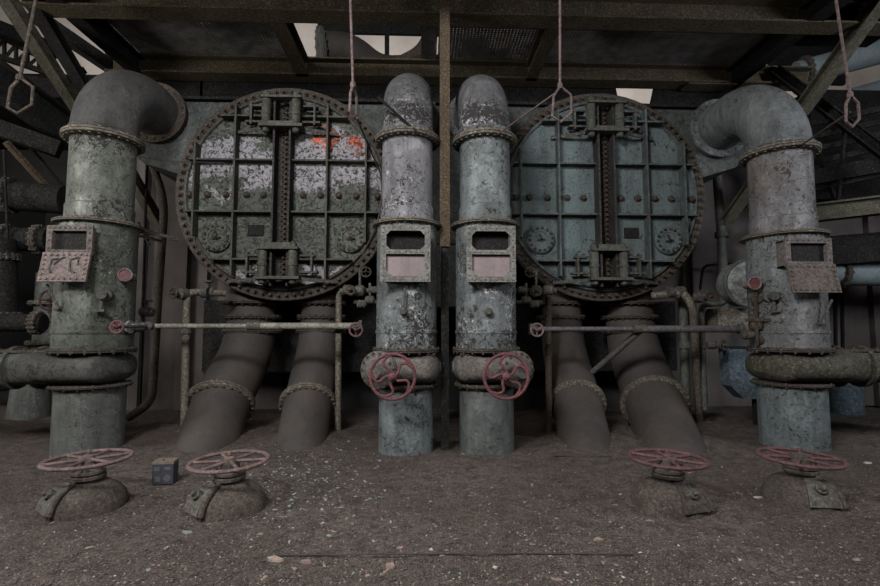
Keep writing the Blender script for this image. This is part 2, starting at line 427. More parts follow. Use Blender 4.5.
# ---------------------------------------------------------------- the setting
YF = 7.8                                   # front of the casing
FEET = [(G(a, b).x, G(a, b).y, rr, hh) for a, b, rr, hh in ((209, 438, .55, .12), (302, 438, .5, .10), (585, 440, .5, .12), (670, 438, .55, .12), (407, 446, .6, -.02), (487, 446, .6, -.02), (86, 446, .6, .0), (795, 443, .6, .05), (86, 508, .4, -.02), (228, 509, .4, -.02), (669, 506, .4, -.02), (802, 499, .4, -.02), (735, 425, .8, .06), (150, 432, .8, .05))]
def dirt_height(x, y):
    h = .030 * noise.noise((x * .9, y * .9, 0)) + .016 * noise.noise((x * 3.1, y * 3.1, 3)) + .007 * noise.noise((x * 11, y * 11, 5))
    for cx, cy, rr, hh in FEET: h += hh * math.exp(-((x - cx) ** 2 + (y - cy) ** 2) / (rr * rr))
    return h
def floor_mesh():
    m = MB(); nx, ny = 300, 240; x0, x1, y0, y1 = -9.0, 9.0, -1.0, 12.5; vs = []; fs = []
    for j in range(ny + 1):
        for i in range(nx + 1):
            x = x0 + (x1 - x0) * i / nx; y = y0 + (y1 - y0) * j / ny
            vs.append((x, y, dirt_height(x, y)))
    for j in range(ny):
        for i in range(nx):
            a = j * (nx + 1) + i; fs.append((a, a + 1, a + nx + 2, a + nx + 1))
    return m.add(vs, fs)
struct(floor_mesh().build('floor', 'dirt', angle=180))
struct(MB().box((0, -6, -.14), (30, 10, .2)).box((-13.5, 6, -.14), (9, 20, .2)).box((13, 6, -.14), (8, 20, .2)).build('floor', 'concrete_dark', smooth=False))

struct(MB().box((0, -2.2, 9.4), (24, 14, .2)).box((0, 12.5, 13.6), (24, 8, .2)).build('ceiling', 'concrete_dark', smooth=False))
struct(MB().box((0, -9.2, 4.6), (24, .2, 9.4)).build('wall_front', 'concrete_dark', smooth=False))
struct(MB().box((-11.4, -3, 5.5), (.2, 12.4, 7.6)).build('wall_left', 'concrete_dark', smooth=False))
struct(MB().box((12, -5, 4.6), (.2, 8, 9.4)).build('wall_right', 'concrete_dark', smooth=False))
# rear wall: concrete bays between pilasters, left and right of the machine
wl = MB().box((-4.9, 9.75, 2.75), (4.2, .2, 5.5))
for x in (-6.9, -5.6, -4.75, -4.35, -3.9): wl.box((x, 9.58, 2.75), (.16, .2, 5.5))
struct(wl.build('wall_back', 'concrete', smooth=False))
wr = MB().box((8.4, 9.75, 3.0), (8.4, .2, 6.0))
for x in (4.6, 5.6, 7.4, 9.4, 11): wr.box((x, 9.6, 3.0), (.14, .16, 6.0))
struct(wr.build('wall_back', 'concrete', smooth=False))
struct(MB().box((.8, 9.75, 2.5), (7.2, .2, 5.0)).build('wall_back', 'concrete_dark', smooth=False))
# the hall beyond, left of the machine: a low wall with openings, pale plaster higher up
hl = MB().box((-13, 14, .9), (12, .2, 1.8)).box((-15.5, 14, 5.2), (5.4, .2, 3.4)).box((-10, 14, 5.2), (6.2, .2, 3.4)).box((-13.7, 14, 2.6), (2.2, .2, 1.8)).box((-9.4, 14, 2.6), (4.4, .2, 1.8))
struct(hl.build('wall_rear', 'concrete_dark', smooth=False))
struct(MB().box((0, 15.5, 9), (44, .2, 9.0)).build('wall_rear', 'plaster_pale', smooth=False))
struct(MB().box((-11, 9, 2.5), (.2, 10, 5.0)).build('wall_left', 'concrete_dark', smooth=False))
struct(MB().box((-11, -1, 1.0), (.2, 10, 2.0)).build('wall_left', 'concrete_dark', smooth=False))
struct(MB().box((12, 7, 3.5), (.2, 16, 7.0)).build('wall_right', 'concrete', smooth=False))

# ---------------------------------------------------------------- condenser casing
cs = thing('condenser_casing', 'dark green-grey steel casing behind both round covers', 'machine casing', (.35, YF, 0))
m = MB()
m.prism([(-5.1, 5.37), (5.8, 5.37), (5.8, 4.75), (5.35, 4.35), (4.7, 4.15), (3.0, 3.0), (-2.3, 3.0), (-4.0, 4.12), (-4.6, 4.3), (-5.1, 4.72)], YF, YF + 1.2)
m.prism([(-.75, 1.95), (1.5, 1.95), (1.5, 3.2), (-.75, 3.2)], YF + .05, YF + 1.2)
m.build('end_wall', 'shell_left', cs, smooth=False)
MB().prism([(-5.1, 5.5), (-4.05, 5.3), (-4.05, 6.3), (-5.1, 6.3)], YF + .75, YF + .8).prism([(-4.1, 5.3), (3.75, 5.3), (3.6, 6.3), (-4.1, 6.3)], YF + .75, YF + .8).prism([(4.15, 5.3), (5.8, 5.3), (5.8, 6.3), (4.4, 6.3)], YF + .75, YF + .8).build('added_dark_panel', 'beam_dark', cs, smooth=False)  # added dark sheets that black out the bright gap above the casing
DXL, DXR, DZ, DR = -2.25, 2.96, 3.80, 1.765
for x in (DXL, DXR):
    MB().lathe([(1.60, 0), (1.60, -1.7)], (x, YF + .02, DZ), (0, -1, 0), 64).build('shell', 'shell_left', cs)
MB().box((.35, YF + .06, 5.39), (11.0, .3, .05)).build('top_flange', 'beam_dark', cs, smooth=False)
for x in (-2.3, 3.05): MB().box((x, 9.1, 1.45), (3.4, .6, 1.3)).build('outlet_box', 'beam_dark', cs, smooth=False)

# ---------------------------------------------------------------- the two round covers
def cover(name_label, X, rib, paint, plate_x, studs):
    t = thing('round_cover', name_label, 'cover plate', (X, YF, DZ))
    c = Vector((X, YF, DZ)); Yf = -.14
    p = MB().lathe([(1.62, 0), (1.62, -.10), (1.58, -.135), (1.2, -.16), (.6, -.17), (.001, -.172)][::1], c, (0, 1, 0), 96, close=False)
    p.v = [Vector((v.x, v.y, v.z)) for v in p.v]; p.build('cover_disc', paint, t)
    MB().lathe([(1.55, .04), (1.58, -.125), (DR - .01, -.125), (DR, -.115), (DR, -.07), (DR - .02, -.065), (DR - .02, -.055), (DR, -.05), (DR, .02), (1.55, .04)], c, (0, 1, 0), 120, close=False).build('rim', 'flange_dark', t)
    MB().torus(c + Vector((0, -.15, 0)), 1.585, .028, (0, 1, 0), 110, 6).build('seam_ring', rib, t)
    n = 84; M = frame((0, -1, 0))
    for i in range(n):
        a = 2 * PI * (i + .5) / n; q = Vector((X + 1.675 * math.cos(a), YF - .11, DZ + 1.675 * math.sin(a)))
        MB().lathe([(.038, -.03), (.038, .035), (.022, .045), (.022, .085)], q, (0, -1, 0), 7).build('rim_bolt', 'rust_dark', t)
    # ribs
    for x in (-1.38, -.76, .70, 1.32):
        h = math.sqrt(1.57 ** 2 - x ** 2)
        MB().box((X + x, YF - .235, DZ), (.028, .19, 2 * h)).build('vertical_rib', rib, t, smooth=False)
    for z in (1.20, .48, -.36, -1.12):
        h = math.sqrt(1.57 ** 2 - z ** 2)
        for a, b in ((-h, -.14), (.14, h)):
            MB().box((X + (a + b) / 2, YF - .225, DZ + z), (b - a, .17, .026)).build('horizontal_rib', rib, t, smooth=False)
    # centre channel with its row of rungs
    MB().box((X - .125, YF - .26, DZ), (.03, .26, 3.1)).box((X + .125, YF - .26, DZ), (.03, .26, 3.1)).box((X, YF - .17, DZ), (.25, .03, 3.16)).build('centre_channel', 'band_left', t, smooth=False)
    for i in range(38):
        z = -1.50 + 3.0 * i / 37
        MB().lathe([(.036, -.02), (.036, .04), (.020, .05), (.020, .09)], (X + .03, YF - .19, DZ + z), (0, -1, 0), 7).box((X + .03, YF - .2, DZ + z + .038), (.14, .05, .012)).build('channel_bolt', 'rust_dark', t)
    # hinges
    for zc, s in ((1.24, 1), (-1.17, -1)):
        h = MB().box((X, YF - .42, DZ + zc - .24 * s), (.4, .12, .09)).build('hinge_block', 'hinge_green', t, smooth=False)
        for sx in (-.25, .22):
            x = X + sx
            MB().lathe([(.03, -.36), (.055, -.34), (.055, -.28), (.072, -.26), (.072, -.08), (.082, -.07), (.082, -.03), (.072, -.02), (.072, .2), (.06, .22), (.06, .28), (.035, .31), (.02, .32)], (x, YF - .40, DZ + zc), (0, 0, 1), 16).build('hinge_pin', 'hinge_green', h)
        MB().box((X, YF - .40, DZ + zc + .20), (.62, .2, .035)).build('hinge_yoke', 'hinge_green', h, smooth=False)
        MB().box((X, YF - .40, DZ + zc - .26), (.68, .2, .045)).build('hinge_yoke', 'hinge_green', h, smooth=False)
        for sx in (-1, 1):
            ar = MB(); ar.box((X + sx * .43, YF - .30, DZ + zc + .1), (.22, .14, .03)).box((X + sx * .45, YF - .30, DZ + zc - .16), (.28, .14, .03)).box((X + sx * .50, YF - .33, DZ + zc - .03), (.03, .1, .36))
            ar.bar((X + sx * .34, YF - .36, DZ + zc - .27), (X + sx * .86, YF - .2, DZ + zc - .30), .02, .05)
            ar.build('hinge_arm', 'cast_dark', h, smooth=False)
    for x in (-1.05, 1.07):
        q = Vector((X + x, YF - .15, DZ - .76))
        ph = MB().lathe([(.23, 0), (.23, -.05), (.21, -.065), (.13, -.065), (.12, -.05), (.001, -.05)], q, (0, 1, 0), 32, close=False).build('porthole', paint, t)
        bolts(ph, 'rust_dark', q + Vector((0, -.06, 0)), (0, -1, 0), .185, 14, .022, .03, .1)
        MB().bar(q + Vector((-.02, -.08, .09)), q + Vector((.02, -.08, -.03)), .02, .03).bar(q + Vector((-.06, -.08, -.02)), q + Vector((.07, -.08, .0)), .02, .025).build('porthole_handle', 'rust_dark', ph, smooth=False)
    MB().box((X + plate_x, YF - .185, DZ - .64), (.24, .02, .17)).build('nameplate', 'dark_inside', t, smooth=False)
    for x in studs:
        MB().lathe([(.055, 0), (.055, .03), (.04, .045), (.035, .065), (.015, .07)], (X + x, YF - .165, DZ - .06), (0, -1, 0), 12).build('stud', 'rust_dark', t)
    return t
ST = (-1.5, -1.22, -.93, -.6, -.33, .3, .58, .87, 1.15, 1.5)
cover('round ribbed cover with bare white and orange-red patches, left of the pillars', DXL, 'rib_left', 'cover_left', -.44, ST)
cover('round ribbed blue-green cover without bare patches, right of the pillars', DXR, 'rib_right', 'cover_right', .46, ST)

# ---------------------------------------------------------------- bent outlet pipes below the covers
def outlet(label, px, r, seed):
    top = P(px[0], 306, 8.25); a = Vector((top.x, 8.25, 2.3)); b = Vector((top.x, 8.15, 1.28))
    c = P(px[1], 403, 7.48); g = G(px[2], 441); d = (g - c).normalized()
    t = thing('bent_outlet_pipe', label, 'pipe', (g.x, g.y, 0))
    path = rounded([a, b, c, g + d * .9], .5, 8)
    n = len(path); MB().tube(path, [r * (.93 + .07 * min(1, i / (n * .5))) for i in range(n)], 40).build('pipe_body', 'leg_dust', t)
    for z, R1 in ((2.02, 1.18), (1.78, 1.14), (1.54, 1.18)):
        MB().flange((top.x, 8.23, z), (0, 0, 1), r * .95, r * R1, .025, 22, .022).build('top_flange', 'flange_dark', t)
    q = c + d * .02
    MB().flange(q, d, r, r * 1.19, .046, 26, .02).build('flange', 'flange_rust', t)
    return t
outlet('dusty bent pipe under the left cover, widest splayed to the left', (254, 221, 210), .42, 0)
outlet('dusty bent pipe under the left cover, nearer the pale central standpipe', (322, 308, 303), .36, 1)
outlet('dusty bent pipe under the right cover, nearer the central standpipes', (560, 577, 584), .37, 2)
outlet('dusty bent pipe under the right cover, splayed to the right behind a floor handwheel', (628, 654, 668), .43, 3)

# ---------------------------------------------------------------- handwheels
def handwheel(parent, c, axis, R0, mat, spokes, curved=False, rim=.019, hub=.045, a0=0.0, oval=1.0):
    c = Vector(c); ax = Vector(axis).normalized(); M = frame(ax)
    w = MB().torus(c, R0, rim, ax, 56, 10, oval).build('handwheel', mat, parent)
    MB().lathe([(hub * .6, -.05), (hub, -.045), (hub, .03), (hub * .8, .04), (hub * .45, .045), (hub * .45, .08), (hub * .2, .085)], c, ax, 16).build('hub', mat, w)
    for i in range(spokes):
        a = a0 + 2 * PI * i / spokes; pts = []
        for k in range(9):
            q = k / 8; rr = hub * .7 + (R0 - hub * .7) * q
            b = a + (.62 * math.sin(q * PI) * (.6 + .8 * q) if curved else 0)
            pts.append(c + M @ Vector((rr * math.cos(b), rr * math.sin(b), 0)))
        MB().tube(pts, [rim * (.72 if not curved else .85)] * 9, 8).build('spoke', mat, w)
    return w

# ---------------------------------------------------------------- the four standpipes
def hatch(t, X, Y, rm, flap, pinkmat, boxmat, dz=0.0):
    yf = Y - rm - .14; w, z0, z1 = .62, 2.17, 2.88
    if flap: w = .62 if X > 0 else .56; yf = Y - rm - .06
    first = len(bpy.data.objects); before = set(bpy.data.objects)
    if flap: z0 = 2.50
    h = MB()
    for sx in (-1, 1): h.box((X + sx * (w / 2 - .035), yf, (z0 + z1) / 2), (.07, .03, z1 - z0))
    h.box((X, yf, z1 - .035), (w - .14, .03, .07)).box((X, yf, 2.545), (w - .14, .03, .055))
    if not flap: h.box((X, yf, z0 + .03), (w - .14, .03, .06))
    # cut corners of the openings
    for (cx, cz, sx, sz) in ([] if flap else [(-1, 2.81, 1, -1), (1, 2.81, -1, -1), (-1, 2.573, 1, 1), (1, 2.573, -1, 1)]) + ([] if flap else [(-1, 2.23, 1, 1), (1, 2.23, -1, 1)]):
        x = X + cx * (w / 2 - .07); q = .055 if cz > 2.3 else .09
        h.prism([(x, cz), (x + sx * q, cz), (x, cz + sz * q)], yf - .014, yf + .014)
    # rivets
    for i in range(9):
        x = X - w / 2 + .035 + (w - .07) * i / 8
        for z in ([z1 - .03, 2.545] + ([] if flap else [z0 + .03])): h.lathe([(.013, 0), (.010, .012)], (x, yf - .015, z), (0, -1, 0), 7)
    nz = 4 if flap else 8
    for i in range(1, nz):
        z = z0 + (z1 - z0) * i / nz
        for sx in (-1, 1): h.lathe([(.013, 0), (.010, .012)], (X + sx * (w / 2 - .035), yf - .015, z), (0, -1, 0), 7)
    hf = h.build('hatch_frame', boxmat, t)
    b = MB(); d = rm * .5 + .12
    for sx in (-1, 1): b.box((X + sx * (w / 2 - .06), yf + d / 2, (z0 + z1) / 2), (.02, d, z1 - z0 - .02))
    b.box((X, yf + d / 2, z1 - .03), (w - .1, d, .02)).box((X, yf + d / 2, z0 + .02), (w - .1, d, .02))
    b.build('hatch_neck', boxmat, hf, smooth=False)
    MB().box((X, yf + (.05 if flap else .13), 2.68), (w - .12, .02, .30)).build('hatch_shade_sheet', 'dark_inside', hf, smooth=False)  # near-black sheet stands in for the shade inside the opening
    if flap:
        s = math.copysign(1, X); M = Matrix.Rotation(R(-11), 3, 'X'); cc = Vector((X + .01 * s, yf - .05, 2.35))
        p = MB().box(cc, (w + .02, .025, .38), M)
        for i in range(8):
            for j in range(6):
                if i in (0, 7) or j in (0, 5):
                    p.lathe([(.017, 0), (.012, .016)], cc + M @ Vector((-(w - .06) / 2 + (w - .06) * i / 7, -.013, -.155 + .31 * j / 5)), M @ Vector((0, -1, 0)), 7)
        fl = p.build('hatch_flap', pinkmat, t)
        if X < 0:
            q = lambda x, z: cc + M @ Vector((x, -.02, z)); k2 = MB()
            k2.tube([q(-.06, .10), q(-.15, .10), q(-.17, -.02), q(-.14, -.08)], .012, 6).tube([q(-.12, .03), q(-.04, .11), q(.0, .12)], .010, 6)
            k2.tube([q(.16, .12), q(.07, .09), q(.08, -.05), q(.15, -.08)], .012, 6).tube([q(.16, .12), q(.17, .02)], .010, 6)
            k2.build('flap_bar', 'cast_dark', fl)
    else:
        MB().box((X, yf + .05, 2.385), (w - .12, .02, .29)).build('hatch_plate', pinkmat, hf, smooth=False)
    for o in set(bpy.data.objects) - before:
        if o.parent == t: o.location.z += dz

def standpipe(label, X, Y, side, outer, mats, dz=0.0):
    rb, rm, ru = (.40, .455, .385) if outer else (.36, .405, .345)
    t = thing('standpipe', label, 'pipe', (X, Y, 0))
    MB().lathe([(rb, -.12), (rb, .84)], (X, Y, 0), (0, 0, 1), 56).build('lower_pipe', mats['base'], t)
    # valve body between the lower pipe and the chamber
    zc = 1.075; body = []; nseg = 40
    L0, L1 = ((-.58, .46) if side < 0 else (-.46, .58)) if not outer else ((-2.6, .44) if side < 0 else (-.44, 2.6))
    m = MB(); xs = []; N = 70
    for i in range(N + 1):
        u = i / N; x = L0 + (L1 - L0) * u
        e0 = min(1, (x - L0) / .2) if not (outer and side < 0) else 1
        e1 = min(1, (L1 - x) / .2) if not (outer and side > 0) else 1
        e = math.sqrt(max(0, 1 - (1 - e0) ** 2)) * math.sqrt(max(0, 1 - (1 - e1) ** 2))
        k = max(e, .35)
        far = min(1, max(0, (abs(x) - rm) / .45)) if outer else 0
        hy = (rm + .03) * (1 - far) + .24 * far; hz = .205 + .02 * far
        xs.append((x, hy * k, hz * k))
    vs = []; fs = []
    for x, hy, hz in xs:
        for k in range(nseg):
            a = 2 * PI * k / nseg; ca, sa = math.cos(a), math.sin(a)
            vs.append((X + x, Y + hy * math.copysign(abs(ca) ** .75, ca), zc + hz * math.copysign(abs(sa) ** .75, sa)))
    for i in range(N):
        for k in range(nseg): fs.append((i * nseg + k, i * nseg + (k + 1) % nseg, (i + 1) * nseg + (k + 1) % nseg, (i + 1) * nseg + k))
    fs.append(tuple(range(nseg))[::-1]); fs.append(tuple(range(N * nseg, (N + 1) * nseg)))
    m.add(vs, fs); vb = m.build('valve_body', mats['valve'], t)
    if outer:
        for dx in (.62, .98):
            MB().lathe([(.24, -.03), (.285, -.025), (.285, .025), (.24, .03)], (X + side * dx, Y, zc), (1, 0, 0), 36).build('valve_band', mats['valve'], vb)
        MB().box((X + side * 1.0, Y - .02, zc + .22), (2.2, .34, .03)).hexes((X + side * 1.0, Y - .12, zc + .235), (0, 0, 1), 0, 0, .02, .03).build('valve_seam', 'flange_dark', vb, smooth=False)
        for i in range(13): MB().lathe([(.022, 0), (.022, .03)], (X + side * (.45 + .16 * i), Y - .15, zc + .23), (0, 0, 1), 6).build('bolt', 'rust_dark', vb, smooth=False)
    else:
        for i in range(9): MB().lathe([(.02, 0), (.02, .03)], (X - .36 + .09 * i, Y - .30, zc + .165), (0, -.5, .8), 6).build('bolt', 'rust_dark', vb, smooth=False)
        s = side; o = Vector((X + s * .25, Y - .20, zc + .0)); ax = Vector((s * .42, -1, 0)).normalized()
        MB().lathe([(.18, 0), (.19, .14), (.23, .15), (.236, .17), (.236, .205), (.225, .21), (.225, .22), (.236, .225), (.236, .25), (.22, .265), (.17, .28), (.12, .33), (.10, .36)], o, ax, 40).build('bonnet', mats['valve'], vb)
        bolts(vb, 'rust_dark', o + ax * .255, ax, .205, 14, .02, .03)
        wc = Vector((X + s * .135, Y - .78, 1.03))
        MB().cyl((wc.x, Y - .36, 1.03), wc, .026, 12).lathe([(.07, 0), (.075, .05), (.05, .07), (.05, .16), (.035, .18)], (wc.x, Y - .50, 1.03), (0, -1, 0), 16).build('valve_stem', 'cast_dark', vb)
        handwheel(t, wc, (0, -1, 0), .262, 'wheel_red', 5, True, .020, .05, .35 if s < 0 else .1)
    MB().flange((X, Y, .845), (0, 0, 1), rb, rb + .07, .018, 18, .014).build('flange', 'flange_dark', t)
    MB().flange((X, Y, 1.305), (0, 0, 1), rm, rm + .045, .026, 20, .014).build('flange', 'flange_dark', t)
    # chamber
    MB().lathe([(rm - .01, 1.30), (rm, 1.33), (rm, 1.52), (rm + .012, 1.53), (rm + .012, 1.56), (rm, 1.57), (rm, 2.96 + dz)], (X, Y, 0), (0, 0, 1), 64).build('chamber', mats['mid'], t)
    MB().flange((X, Y, 2.985 + dz), (0, 0, 1), ru, rm + .065, .024, 26, .018).build('flange', 'flange_rust', t)
    hatch(t, X + (-.08 if X > 2 else (-.01 if outer else 0)), Y, rm, outer, mats['flap'], mats['box'], dz)
    MB().lathe([(ru + .015, 3.0), (ru + .015, 3.22), (ru, 3.24), (ru, 4.15)], (X, Y, dz), (0, 0, 1), 64).build('upper_pipe', mats['up'], t)
    MB().flange((X, Y, 4.17 + dz), (0, 0, 1), ru, ru + .10, .038, 26, .020).build('flange', 'flange_rust', t)
    # elbow, back to the casing
    bend = .90; cy = Y + bend; z4 = 4.22 + dz; ze = z4 + bend
    path = [Vector((X, Y, z4 - .05)), Vector((X, Y, z4))] + [Vector((X, cy - bend * math.cos(a), z4 + bend * math.sin(a))) for a in [PI / 2 * i / 16 for i in range(1, 17)]] + [Vector((X, YF - .02, ze))]
    MB().tube(path, ru + .012, 56).build('elbow', mats['elbow'], t)
    MB().torus((X, Y, z4 + .04), ru + .01, .03, (0, 0, 1), 56, 8).build('elbow_bead', mats['elbow'], t)
    MB().flange((X, YF - .08, ze), (0, 1, 0), ru, ru + .12, .04, 22, .026).build('elbow_flange', 'rust_dark' if outer and side < 0 else mats['elbow'], t)
    # small fittings
    yf = Y - rm
    if outer:
        s = -side
        g = Vector((X + .49, Y - .17, 2.29)) if side < 0 else Vector((X - .56, Y - .14, 2.20)); ax = Vector((s * .25, -1, .02)).normalized()
        gb = MB().lathe([(.055, -.22), (.055, .02), (.085, .03), (.088, .06), (.075, .068), (.068, .055), (.068, .05), (.001, .05)], g, ax, 24, close=False).build('sight_glass', 'rust_pink', t)
        MB().lathe([(.001, .052), (.066, .052)], g, ax, 24, close=False).build('glass_disc', 'gauge_red', gb)
        nx, ny = (X + .34, yf + .14) if side < 0 else (X - .41, yf + .24)
        n = MB().lathe([(.07, -.06), (.075, .03), (.045, .04), (.045, .11), (.06, .12), (.06, .15)], (nx, ny, 2.02), (s * .2, -1, 0), 14)
        n.lathe([(.02, 0), (.02, .2)], (nx, ny - .09, 1.82), (0, 0, 1), 8).box((nx, ny - .10, 1.82), (.12, .05, .03))
        n.build('nozzle', 'cast_dark', t)
        a = Vector((X - .14, yf - .01, 1.84)) if side < 0 else Vector((X + .07, yf - .02, 1.66)); MB().cyl(a, a + Vector((side * .12 if side > 0 else -.12, -.05, .30)), .016, 8).lathe([(.035, -.03), (.035, .04), (.02, .05)], a, (0, -1, 0), 12).build('lever', 'cast_dark', t)
    else:
        a = Vector((X - .02, yf - .02, 1.80)); k = MB().lathe([(.05, -.04), (.055, .03), (.03, .05), (.03, .08)], a, (0, -1, 0), 12)
        if side < 0: k.cyl(a + Vector((0, -.05, 0)), a + Vector((.01, -.05, .30)), .014, 8)
        k.build('lever', 'cast_dark', t)
    return t
CXL, CXR, OXL, OXR, CY = -.225, .845, -4.41, 5.04, 6.42
standpipe('green flaking standpipe with a plain brown-grey elbow, at far left', OXL, 6.55, -1, True, dict(base='base_green', valve='left_valve_body', mid='green_left_valve', up='green_left', elbow='elbow_plain_dark', flap='rust_pink', box='box_rust'))
standpipe('pale lavender-topped standpipe, left one of the central pair', CXL, CY, -1, False, dict(base='base_blue', valve='valve_body', mid='teal_center', up='lavender', elbow='dome_flaked', flap='plate_pink', box='box_grey'))
standpipe('grey-teal standpipe, right one of the central pair', CXR, CY, 1, False, dict(base='base_dark', valve='valve_body', mid='teal_center', up='grey_teal', elbow='dome_flaked', flap='plate_pink', box='box_grey'))
standpipe('blue-grey rusty standpipe with a blue-grey elbow, at far right', OXR, 6.42, 1, True, dict(base='base_blue', valve='valve_moss', mid='blue_right', up='blue_right_rusty', elbow='elbow_blue', flap='flap_brown', box='box_rust'), -.12)

# ---------------------------------------------------------------- floor valves
def floor_valve(label, gpx, wy, R0, mat, sd, dome_mat, lug_mat, lug_az=205):
    g = G(*gpx); g.z = 0; t = thing('floor_valve', label, 'valve', tuple(g))
    rr = random.Random(sd); wz = P(gpx[0], wy, g.y).z
    prof = [(.33, -.08), (.325, .02), (.305, .085), (.26, .15), (.19, .195), (.125, .215), (.10, .25), (.10, .255)]
    m = MB().lathe(prof, g, (0, 0, 1), 48)
    for v in m.v:
        d = v - g; v.x = g.x + d.x * 1.0 * (1 + .04 * noise.noise(d * 6 + Vector((sd, 0, 0)))); v.z += .014 * noise.noise(d * 9 + Vector((sd, 3, 0)))
    m.build('valve_dome', dome_mat, t)
    # flat-faced cover plate on the slope of the dome, with a seam rib beside it
    def pt(a, row, k): q, z = prof[row]; return Vector((g.x + q * k * math.cos(a), g.y + q * k * math.sin(a), z + .01))
    A = R(lug_az); hw = R(22); rows = (1, 2, 3, 4, 5)
    m = MB(); vs = []
    for kk in (1.11, .95):
        for q in rows:
            vs += [pt(A - hw, q, kk), pt(A + hw, q, kk)]
    n = len(rows); fs = []
    for q in range(n - 1):
        a = q * 2; fs.append((a, a + 1, a + 3, a + 2)); b = a + 2 * n; fs.append((b, b + 2, b + 3, b + 1))
        fs.append((a, a + 2, b + 2, b)); fs.append((a + 1, b + 1, b + 3, a + 3))
    fs.append((0, 2 * n, 2 * n + 1, 1)); fs.append((2 * n - 2, 2 * n - 1, 4 * n - 1, 4 * n - 2))
    m.add(vs, fs); lg = m.build('cover_lug', lug_mat, t, smooth=False)
    MB().tube([pt(A + hw + .1, q, 1.10) for q in rows], .024, 8).build('dome_seam', dome_mat, t)
    ax = Vector((math.cos(A), math.sin(A), .8)); lc = pt(A, 3, 1.02)
    MB().lathe([(.045, -.02), (.045, .03), (.03, .035), (.022, .05), (.022, .06)], lc, ax, 14).build('lug_bolt', 'cast_dark', lg)
    MB().lathe([(.11, .21), (.13, .235), (.145, .245), (.145, .268), (.125, .275), (.125, .285), (.14, .29), (.14, .31), (.10, .32), (.085, .33), (.08, .40), (.06, .41), (.045, .42)], (g.x, g.y, 0), (0, 0, 1), 32).hexes((g.x, g.y, .30), (0, 0, 1), .115, 6, .020, .05, sd).build('packing_gland', dome_mat, t)
    MB().cyl((g.x, g.y, .40), (g.x, g.y, wz + .06), .022, 10).build('valve_stem', 'cast_dark', t)
    handwheel(t, (g.x, g.y, wz), (rr.uniform(-.02, .02), rr.uniform(-.02, .01), 1), R0, mat, 6, False, .021, .045, sd * .4 + .2, .8)
    return t
floor_valve('half-buried valve with a pinkish rusty handwheel, nearest the far-left standpipe', (86, 505), 459, .335, 'wheel_pink', 1, 'floor_dome', 'floor_lug', 232)
floor_valve('half-buried valve with a pinkish handwheel, just right of the small navy box', (228, 506), 461, .33, 'wheel_pink', 2.3, 'floor_dome', 'floor_lug', 228)
floor_valve('half-buried valve with a maroon handwheel, in front of the splayed right outlet pipe', (669, 503), 458.5, .325, 'wheel_maroon', 3.1, 'floor_dome', 'floor_dome', 285)
floor_valve('half-buried valve with a maroon handwheel, in front of the far-right standpipe', (802, 498), 457.5, .335, 'wheel_maroon', 4.2, 'floor_dome', 'floor_lug', 262)

# ---------------------------------------------------------------- horizontal rails and thin pipes
def rail(label, x0, x1, y0, y1, mat, Y, wheels, mid):
    a = P(x0, y0, Y); b = P(x1, y1, Y); b.z = a.z
    t = thing('horizontal_pipe', label, 'pipe', tuple(a))
    c = P(mid, y0, Y).x
    MB().cyl(a, (c, Y, a.z), .035, 14).cyl((c, Y, a.z), b, .048 if mat == 'pipe_rail' else .052, 14).build('pipe_body', mat, t)
    MB().lathe([(.06, -.09), (.06, .09)], (c, Y, a.z), (1, 0, 0), 14).build('coupling', 'cast_dark', t)
    MB().lathe([(.085, 0), (.085, .04), (.055, .05), (.055, .12)], a, (1, 0, 0), 14).build('end_flange', 'cast_dark', t)
    MB().lathe([(.055, -.12), (.055, -.05), (.085, -.04), (.085, 0)], b, (1, 0, 0), 14).build('end_flange', 'cast_dark', t)
    for px, py, R0, mt in wheels:
        q = P(px, py, Y - (.75 if px < 120 else .28)); MB().cyl(q, (q.x, Y, a.z), .022, 10).lathe([(.05, 0), (.06, .03), (.06, .1), (.035, .12)], (q.x, Y, a.z), (0, -1, 0), 12).build('valve_stem', 'cast_dark', t)
        handwheel(t, q, (0, -1, 0), R0, mt, 3, False, .014, .022, .5)
    return t
rail('pale horizontal pipe at waist height between the far-left and central standpipes', 137, 362, 326, 330, 'pipe_rail', 6.75, ((117, 327, .075, 'wheel_red'), (356, 330, .085, 'wheel_maroon')), 254)
rail('dark grey horizontal pipe at waist height between the central and far-right standpipes', 529, 742, 329, 328, 'pipe_rail_dark', 6.75, ((537, 330, .085, 'wheel_pink'),), 640)

def pipe_thing(label, pts, r, mat, name='thin_pipe', rnd=.12, valves=(), couplings=()):
    t = thing(name, label, 'pipe', tuple(pts[0]))
    MB().tube(rounded(pts, rnd), r, 14).build('pipe_body', mat, t)
    for q in couplings: MB().lathe([(r * 1.5, -.05), (r * 1.5, .05)], q[0], q[1], 14).build('coupling', 'cast_dark', t)
    for q, ax, R0, mt in valves:
        q = Vector(q); ax = Vector(ax).normalized()
        MB().lathe([(r * 1.5, -.06), (r * 1.5, .06), (r * .6, .08), (r * .6, .16)], q, ax, 12).build('valve_stem', 'cast_dark', t)
        handwheel(t, q + ax * .17, ax, R0, mt, 4, False, .014, .02)
    return t
